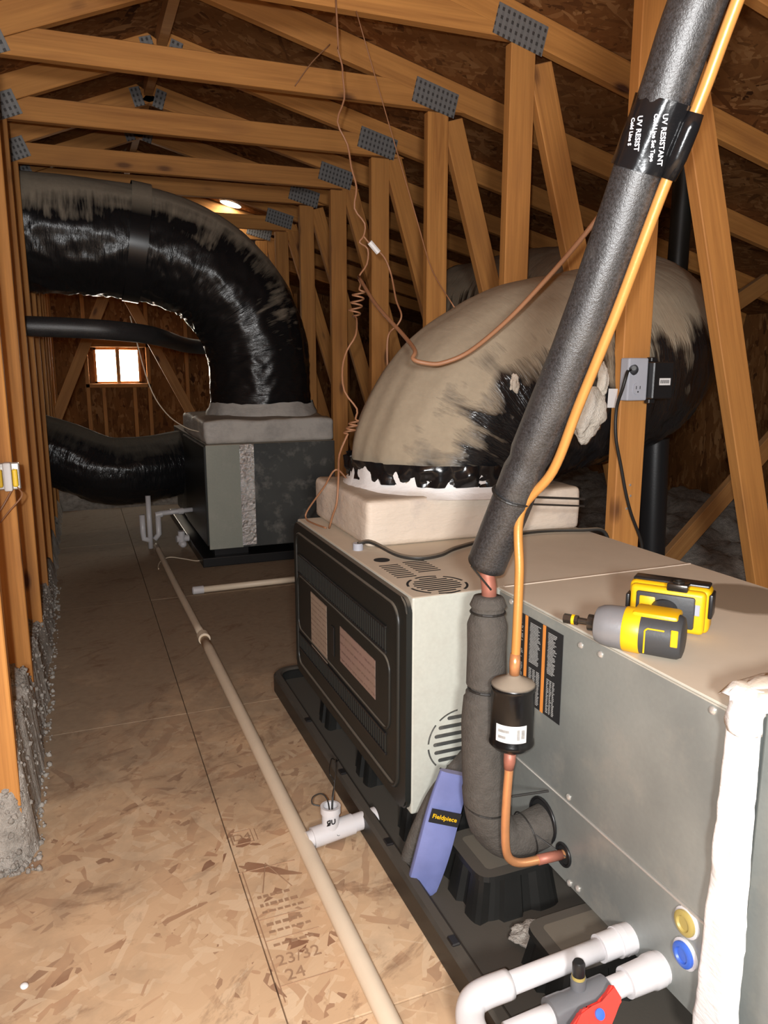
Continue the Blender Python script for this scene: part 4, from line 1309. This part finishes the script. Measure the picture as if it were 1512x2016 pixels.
# ------------------------------------------------------------------ cables
def cable(name, label, pts, r, mat, cat='cable', per=6, n=8):
    bm = nb(); tube(bm, catmull(pts, per), r, n)
    return tag(recentre(obj(name, bm, mat, smooth='all')), label, cat)
wa = [(.753, 2.235, 2.06), (.759, 2.235, 1.934), (.758, 2.235, 1.921), (.77, 2.235, 1.883), (.77, 2.23, 1.853), (.774, 2.23, 1.793), (.749, 2.22, 1.727), (.779, 2.22, 1.669), (.787, 2.21, 1.605), (.799, 2.2, 1.549), (.792, 2.2, 1.492), (.824, 2.2, 1.452), (.82, 2.2, 1.416), (.807, 2.2, 1.398), (.833, 2.2, 1.381), (.83, 2.2, 1.337), (.804, 2.2, 1.3), (.81, 2.2, 1.28), (.802, 2.19, 1.262)]
coilpts = []
for k in range(28):
    a = k * .75
    coilpts.append((.800 - .004 * k / 6 + .018 * math.cos(a), 2.185 + .018 * math.sin(a), 1.256 - k * .0026))
wb = [(.778, 2.15, 1.176), (.757, 2.1, 1.126), (.73, 2.1, 1.083), (.709, 2.08, 1.033), (.704, 2.05, .969), (.734, 2.03, .92), (.726, 2.02, .892)]
c2 = []
for k in range(22):
    a = k * .8
    c2.append((.722 - k * .001 + .014 * math.cos(a), 2.01 + .014 * math.sin(a), .886 - k * .0016))
wc = [(.690, 1.995, .845), (.665, 1.985, .796), (.640, 1.92, .748), (.628, 1.90, .68), (.622, 1.92, .64), (.618, 1.94, .601)]
cable('thermostat_wire', 'thin tan wire hanging from the truss with two coiled sections down to the near furnace', wa + coilpts + wb + c2 + wc, .0028, 'wire_brown', 'wire', 3)
cable('control_cable', 'brown cable looping from the hanging wire over the dusty duct to the black foam line', [(.804, 2.2, 1.3), (.781, 2.0, 1.205), (.775, 1.80, 1.118), (.755, 1.68, 1.076), (.740, 1.655, 1.055), (.770, 1.635, 1.045), (.800, 1.615, 1.047), (.850, 1.58, 1.073), (.9, 1.5, 1.14), (.935, 1.4, 1.223), (.95, 1.32, 1.283), (.965, 1.28, 1.325)], .0052, 'wire_brown')
cable('branch_wire', 'thin wire branching to the right of the hanging wire with a pale splice', [(.82, 2.2, 1.416), (.843, 2.2, 1.393), (.884, 2.2, 1.362), (.908, 2.2, 1.312), (.904, 2.15, 1.233), (.9, 2.1, 1.186), (.887, 2.1, 1.157), (.859, 2.1, 1.128), (.855, 2.1, 1.06), (.87, 2.12, .99)], .0028, 'wire_brown', 'wire')
bm = nb(); tube(bm, [(.838, 2.197, 1.400), (.866, 2.197, 1.372)], .0085, 8); tag(recentre(obj('wire_splice', bm, 'label_white')), 'small pale tape splice on the branching wire', 'splice')
cable('hanging_string', 'very thin dark string slanting from the truss tie to the dusty duct', [(.814, 2.235, 2.03), (.868, 2.23, 1.869), (.908, 2.2, 1.711), (.946, 2.1, 1.458), (.949, 2.0, 1.306), (.93, 1.82, 1.19)], .0016, 'wire_brown', 'string', 4, 6)
cable('tie_wire', 'short thin wire slanting off the third truss tie', [(.80, 2.84, 2.02), (.86, 2.83, 2.10), (.93, 2.83, 2.17)], .002, 'wire_brown', 'wire', 4, 6)
cable('plenum_wire', 'thin tan wire lying on the furnace top beside the plenum', [(.70, 2.02, .722), (.655, 1.99, .755), (.632, 2.03, .70), (.600, 2.09, .625), (.594, 2.08, .602), (.598, 2.02, .600), (.612, 1.95, .600)], .0026, 'wire_brown', 'wire')
pc = thing('power_cord', 'black power cord lying across the furnace top and plugged into the outlet', 'power cord', (.9, 1.6, .6))
bm = nb()
tube(bm, catmull([(.615, 1.70, .610), (.640, 1.675, .618), (.672, 1.585, .604), (.712, 1.546, .602), (.77, 1.555, .602), (.837, 1.60, .603), (.98, 1.66, .603), (1.126, 1.685, .603), (1.245, 1.655, .603), (1.300, 1.64, .60), (1.325, 1.635, .56)], 6), .0052, 10)
obj('flat_run', bm, 'cord', pc, smooth='all')
bm = nb()
tube(bm, catmull([(1.345, 1.628, 1.028), (1.318, 1.60, 1.02), (1.308, 1.60, .985), (1.312, 1.625, .93), (1.315, 1.625, .855), (1.341, 1.628, .772), (1.362, 1.628, .70), (1.385, 1.628, .64), (1.426, 1.628, .557), (1.43, 1.63, .50)], 6), .0045, 10)
obj('hanging_run', bm, 'wire_dark', pc, smooth='all')
bm = nb(); lathe(bm, [(0, .015), (.016, .015), (.022, .011), (.034, .008), (.048, .006)], (1.352, 1.622, 1.028), (-.55, -.8, .12), 16); obj('plug', bm, 'black_plastic', pc, smooth=True)

# outlet box on the near post
ob = thing('outlet_box', 'pale grey outlet plate on a black box fixed to the near right post', 'outlet', (1.39, 1.62, .95))
bm = nb(); box(bm, (1.392, 1.585, .954), (1.458, 1.640, 1.050), .003, segs=1); obj('box', bm, 'black_plastic', ob)
bm = nb(); box(bm, (1.328, 1.606, .950), (1.392, 1.640, 1.060), .004, segs=2); plate = obj('cover_plate', bm, 'outlet_grey', ob)
bm = nb(); prism(bm, rrect(1.345, .966, 1.375, .996, .012, 5), 'y', .003, 1.6035); recp = obj('receptacle', bm, 'outlet_grey', plate)
bm = nb()
for dx in (-.006, .006): box(bm, (1.360 + dx - .001, 1.6030, .980), (1.360 + dx + .001, 1.6040, .988))
cyl(bm, (1.36, 1.603, .973), (1.36, 1.604, .973), .0022, 10)
obj('receptacle_slots', bm, 'wire_dark', plate)
bm = nb(); box(bm, (1.412, 1.5843, .990), (1.448, 1.5853, 1.008)); bl = obj('box_label', bm, 'label_white', ob)
bm = nb()
for i in range(9): box(bm, (1.415 + i * .0033, 1.5838, .9945), (1.4165 + i * .0033, 1.5844, 1.0035))
obj('label_bars', bm, 'ink_black', bl)
bm = nb(); box(bm, (1.395, 1.60, 1.050), (1.415, 1.62, 1.062), .002, segs=1); box(bm, (1.395, 1.60, .942), (1.415, 1.62, .954), .002, segs=1); obj('clamp', bm, 'black_plastic', ob)
for i, (x, z) in enumerate(((1.385, .72), (1.388, .69), (1.378, .675), (1.378, .655))):
    bm = nb(); lathe(bm, [(0, .0035), (.0015, .0035), (.002, .001)], (x, 1.641, z), (0, -1, 0), 8); tag(recentre(obj('nail_head', bm, 'steel')), ['topmost of four nail heads low on the near right post', 'second nail head from the top on the near right post', 'third nail head from the top on the near right post', 'lowest of four nail heads on the near right post'][i], 'nail', 'nail heads in the near right post')

# yellow and white connector block on the left studs
cb = thing('connector_block', 'bright yellow and white connector block on the nearest left stud', 'connector', (-.19, 2.23, .71))
bm = nb(); box(bm, (-.235, 2.236, .712), (-.158, 2.249, .785), .003, segs=1); obj('bracket', bm, 'steel', cb)
bm = nb(); box(bm, (-.196, 2.205, .712), (-.176, 2.238, .788), .004); obj('white_body', bm, 'label_white', cb)
for x in (-.205, -.168):
    bm = nb(); box(bm, (x - .007, 2.212, .722), (x + .006, 2.238, .770), .004); obj('side_cap', bm, 'yellow_cap', cb)
bm = nb(); tube(bm, catmull([(-.18, 2.215, .713), (-.20, 2.20, .68), (-.24, 2.19, .62)], 5), .0025, 6); tube(bm, catmull([(-.165, 2.22, .72), (-.155, 2.2, .70), (-.19, 2.19, .66), (-.24, 2.18, .60)], 5), .002, 6); obj('leads', bm, 'wire_brown', cb)

# dark insulated line crossing at the far left, vent pipe at right
cable('insulated_line', 'dark insulated pipe crossing behind the left studs above the gable window', [(-.60, 3.80, 1.235), (-.262, 3.80, 1.216), (.019, 3.80, 1.208), (.20, 3.84, 1.20), (.36, 4.02, 1.19), (.50, 4.45, 1.18), (.70, 4.95, 1.16), (1.1, 5.1, 1.14)], .045, 'foam_black', 'pipe', 8, 18)
cable('hanging_wire', 'thin pale wire hanging beside the far furnace door', [(.27, 4.02, 1.28), (.34, 4.02, .95), (.42, 4.05, .80), (.52, 4.1, .72), (.60, 4.15, .69)], .003, 'cream_pvc', 'wire', 5, 6)
bm = nb(); cyl(bm, (2.37, 2.6, 1.30), (2.37, 2.6, chord_low(2.37) + .05), .042, 20)
tag(recentre(obj('vent_pipe', bm, 'black_dusty', smooth=True)), 'black vent pipe rising behind the tan duct at right', 'vent pipe')
bm = nb(); cyl(bm, (1.83, 2.02, .0), (1.80, 2.02, .80), .045, 20)
tag(recentre(obj('support_pipe', bm, 'black_plastic', smooth=True)), 'black pipe standing below the tan duct behind the near right post', 'pipe')

# ------------------------------------------------------------------ tools
# impact driver lying on the coil cabinet: local x = along the motor body towards the rear, y = away, z = up
im = thing('impact_driver', 'yellow and charcoal cordless impact driver lying on the cabinet top', 'power tool', (.750, .950, .597), rot=(0, 0, math.radians(-52)))
im.scale = (.94, .94, .94)
r0 = .0375
def ldir(bm, prof, x0, n=32): lathe(bm, [(h, r) for h, r in prof], (x0, 0, r0), (1, 0, 0), n)
bm = nb(); ldir(bm, [(0, .022), (.003, .029), (.012, .0335), (.024, .0355), (.046, .0365), (.052, .0365)], 0.0); obj('nose_case', bm, 'tool_metal', im, smooth=True)
bm = nb(); ldir(bm, [(0, .0372), (.002, .0378), (.026, .0382), (.028, .0375)], .050); obj('yellow_shell', bm, 'yellow', im, smooth=True)
bm = nb(); ldir(bm, [(0, .0368), (.055, .037), (.062, .0365), (.068, .033), (.070, .026), (.070, .001)], .074); mot = obj('motor_cover', bm, 'tool_grey', im, smooth=True)
bm = nb(); box(bm, (.062, -.020, r0 + .026), (.135, .034, r0 + .0385), .006); obj('top_shell', bm, 'yellow', im, smooth=True)
bm = nb(); box(bm, (.128, -.0385, r0 - .006), (.139, -.0365, r0 + .022), .001, segs=1); tag(obj('logo_patch', bm, 'yellow', im), 'yellow patch')
bm = nb()
for a, b in (((.088, r0 + .014), (.088, r0 - .024)), ((.088, r0 + .014), (.092, r0 + .018)), ((.092, r0 + .018), (.118, r0 + .018))):
    cyl(bm, (a[0], -.0365, a[1]), (b[0], -.0365, b[1]), .0014, 6)
obj('trim_line', bm, 'yellow', mot)
bm = nb(); ldir(bm, [(-.012, .008), (-.012, .014), (-.003, .014), (0, .016)], 0.0, 20); obj('chuck_collar', bm, 'chrome', im, smooth=True)
bm = nb(); ldir(bm, [(-.030, .0055), (-.012, .0055)], 0, 12); ldir(bm, [(-.056, .006), (-.055, .0085), (-.030, .0085), (-.029, .0055)], 0, 6); obj('nut_driver_bit', bm, 'chrome', im, smooth=True)
bm = nb(); ldir(bm, [(-.041, .0089), (-.036, .0089)], 0, 12); tag(obj('bit_band', bm, 'yellow', im), 'yellow band')
# handle goes away (+y) and slightly up, battery foot at its end
bm = nb()
hpts = catmull([(.092, .015, r0 + .004), (.098, .05, r0 + .004), (.098, .085, r0 + .006), (.092, .115, r0 + .010)], 6)
tube(bm, hpts, 0, 24, True, lambda i, s, a: .0205 + .003 * math.cos(2 * a) + .003 * math.sin(s * 60))
obj('handle', bm, 'tool_grey', im, smooth='all')
bm = nb(); tube(bm, [(.072, .030, r0 + .002), (.064, .040, r0 + .004), (.070, .056, r0 + .004)], [.010, .011, .009], 14); obj('trigger', bm, 'tool_grey', im, smooth='all')
bm = nb(); tube(bm, catmull([(.118, .012, r0 + .012), (.120, .035, r0 + .015), (.112, .055, r0 + .018)], 5), .012, 14); obj('handle_top', bm, 'yellow', im, smooth='all')
def foot_shape(bm, y0, y1, grow=0.0, b=.008):
    box(bm, (.030 - grow, y0, .004 - grow), (.158 + grow, y1, .082 + grow), b, segs=3)
bm = nb(); foot_shape(bm, .118, .140); ft = obj('battery_mount', bm, 'yellow', im, smooth=True)
bm = nb(); box(bm, (.042, .112, .014), (.142, .1195, .073), .004); obj('mount_pad', bm, 'tool_grey', ft, smooth=True)
bm = nb(); box(bm, (.048, .1105, .036), (.076, .1165, .066), .003); tag(obj('mount_badge', bm, 'yellow', ft, smooth=True), 'yellow badge')
bm = nb(); box(bm, (.024, .138, .001), (.164, .186, .084), .010, segs=3); bt = obj('battery_pack', bm, 'yellow', im, smooth=True)
bm = nb(); box(bm, (.028, .150, .0815), (.160, .184, .088), .003); obj('battery_top', bm, 'black_plastic', bt, smooth=True)
bm = nb(); box(bm, (.0225, .120, .022), (.029, .150, .062), .002); obj('battery_latch', bm, 'black_plastic', bt, smooth=True)
bm = nb(); box(bm, (.160, .140, .030), (.168, .180, .075), .003); obj('battery_side', bm, 'black_plastic', bt, smooth=True)
bm = nb()
box(bm, (.092, .118, .078), (.128, .150, .092), .003)
lathe(bm, [(0, .010), (.004, .010), (.004, .006), (.001, .006)], (.11, .134, .0915), (0, 0, 1), 18)
tag(obj('belt_clip', bm, 'chrome', im, smooth=True), 'dark metal belt clip')
bm = nb(); box(bm, (.1415, .1165, .040), (.150, .119, .060), .001, segs=1); obj('pale_sticker', bm, 'outlet_grey', im)

# blue vinyl pouch leaning on the riser
po = thing('tool_pouch', 'dusty blue vinyl tool pouch leaning against the grey foam elbow', 'tool pouch', (.565, 1.21, .014))
A = V((.562, 1.205, .016)); B = V((.632, 1.196, .262))
ax = (B - A).normalized()
wd = V((1, -.28, -.18)); wd = (wd - ax * wd.dot(ax)).normalized()
th = ax.cross(wd)
if th.y > 0: th = -th
bm = nb(); rows_ = []
for i in range(25):
    u = i / 24
    c = A.lerp(B, u)
    hw = .031 + .004 * math.sin(u * 3.0) + (.0 if u > .04 else -.006)
    tk = .011 + .003 * math.sin(u * 5)
    row = []
    for k in range(20):
        a = 2 * PI * k / 20
        ca, sa = math.cos(a), math.sin(a)
        e = 4.0
        rr = (abs(ca) ** e + abs(sa) ** e) ** (-1 / e)
        row.append(bm.verts.new(c + wd * hw * rr * ca + th * (tk * rr * sa + .004 * math.sin(u * 6))))
    rows_.append(row)
for i in range(24):
    for k in range(20): bm.faces.new((rows_[i][k], rows_[i][(k + 1) % 20], rows_[i + 1][(k + 1) % 20], rows_[i + 1][k]))
bm.faces.new(rows_[0][::-1]); bm.faces.new(rows_[-1])
obj('body', bm, 'blue_bag', po, smooth=True)
cl = A.lerp(B, .66) + th * .0155
bm = nb(); box(bm, (-.030, -.014, -.0006), (.030, .014, .0012))
pm = basis(cl, wd, th.cross(wd) if th.cross(wd).dot(ax) > 0 else -th.cross(wd))
bmesh.ops.transform(bm, matrix=pm, verts=bm.verts)
bp = obj('badge', bm, 'ink_black', po)
bm = text_bm('Fieldpiece', .0125, pm @ Matrix.Translation((-.001, 0, .0016)), .0003, .0002); obj('badge_text', bm, 'yellow', bp)

# bent dusty rubber strip behind the pouch
bm = nb()
tube(bm, catmull([(.700, 1.262, .262), (.675, 1.255, .245), (.618, 1.25, .193), (.585, 1.252, .13), (.568, 1.255, .085), (.556, 1.262, .035)], 6), .016, 14)
tag(recentre(obj('rubber_strip', bm, 'foam_grey', smooth='all')), 'bent dusty dark rubber strip between the blue pouch and the grey furnace', 'rubber strip')
bm = nb(); bmesh.ops.create_icosphere(bm, subdivisions=2, radius=.007)
for v in bm.verts: v.co *= 1 + .3 * noise.noise(v.co * 120); v.co.z *= .6
bmesh.ops.translate(bm, verts=bm.verts, vec=(-0.155, 1.256, .004))
tag(recentre(obj('white_crumb', bm, 'label_white', smooth='all')), 'small white crumb on the bare strand board at lower left', 'crumb')

# daylight showing through a roof vent hole
rv = thing('roof_vent', 'small bright roof vent opening with daylight beyond the black duct', 'roof vent', (1.14, 5.828, 2.19))
ndir = V((-SR, 0, -1)).normalized()
bm = nb(); lathe(bm, [(0, .075), (.003, .075)], (1.14, 5.828, 2.2012), ndir, 24); obj('opening', bm, 'daylight', rv)
bm = nb(); lathe(bm, [(0, .075), (.006, .075), (.006, .082), (0, .082)], (1.14, 5.828, 2.2012), ndir, 24, caps=False); obj('flange', bm, 'galv', rv)
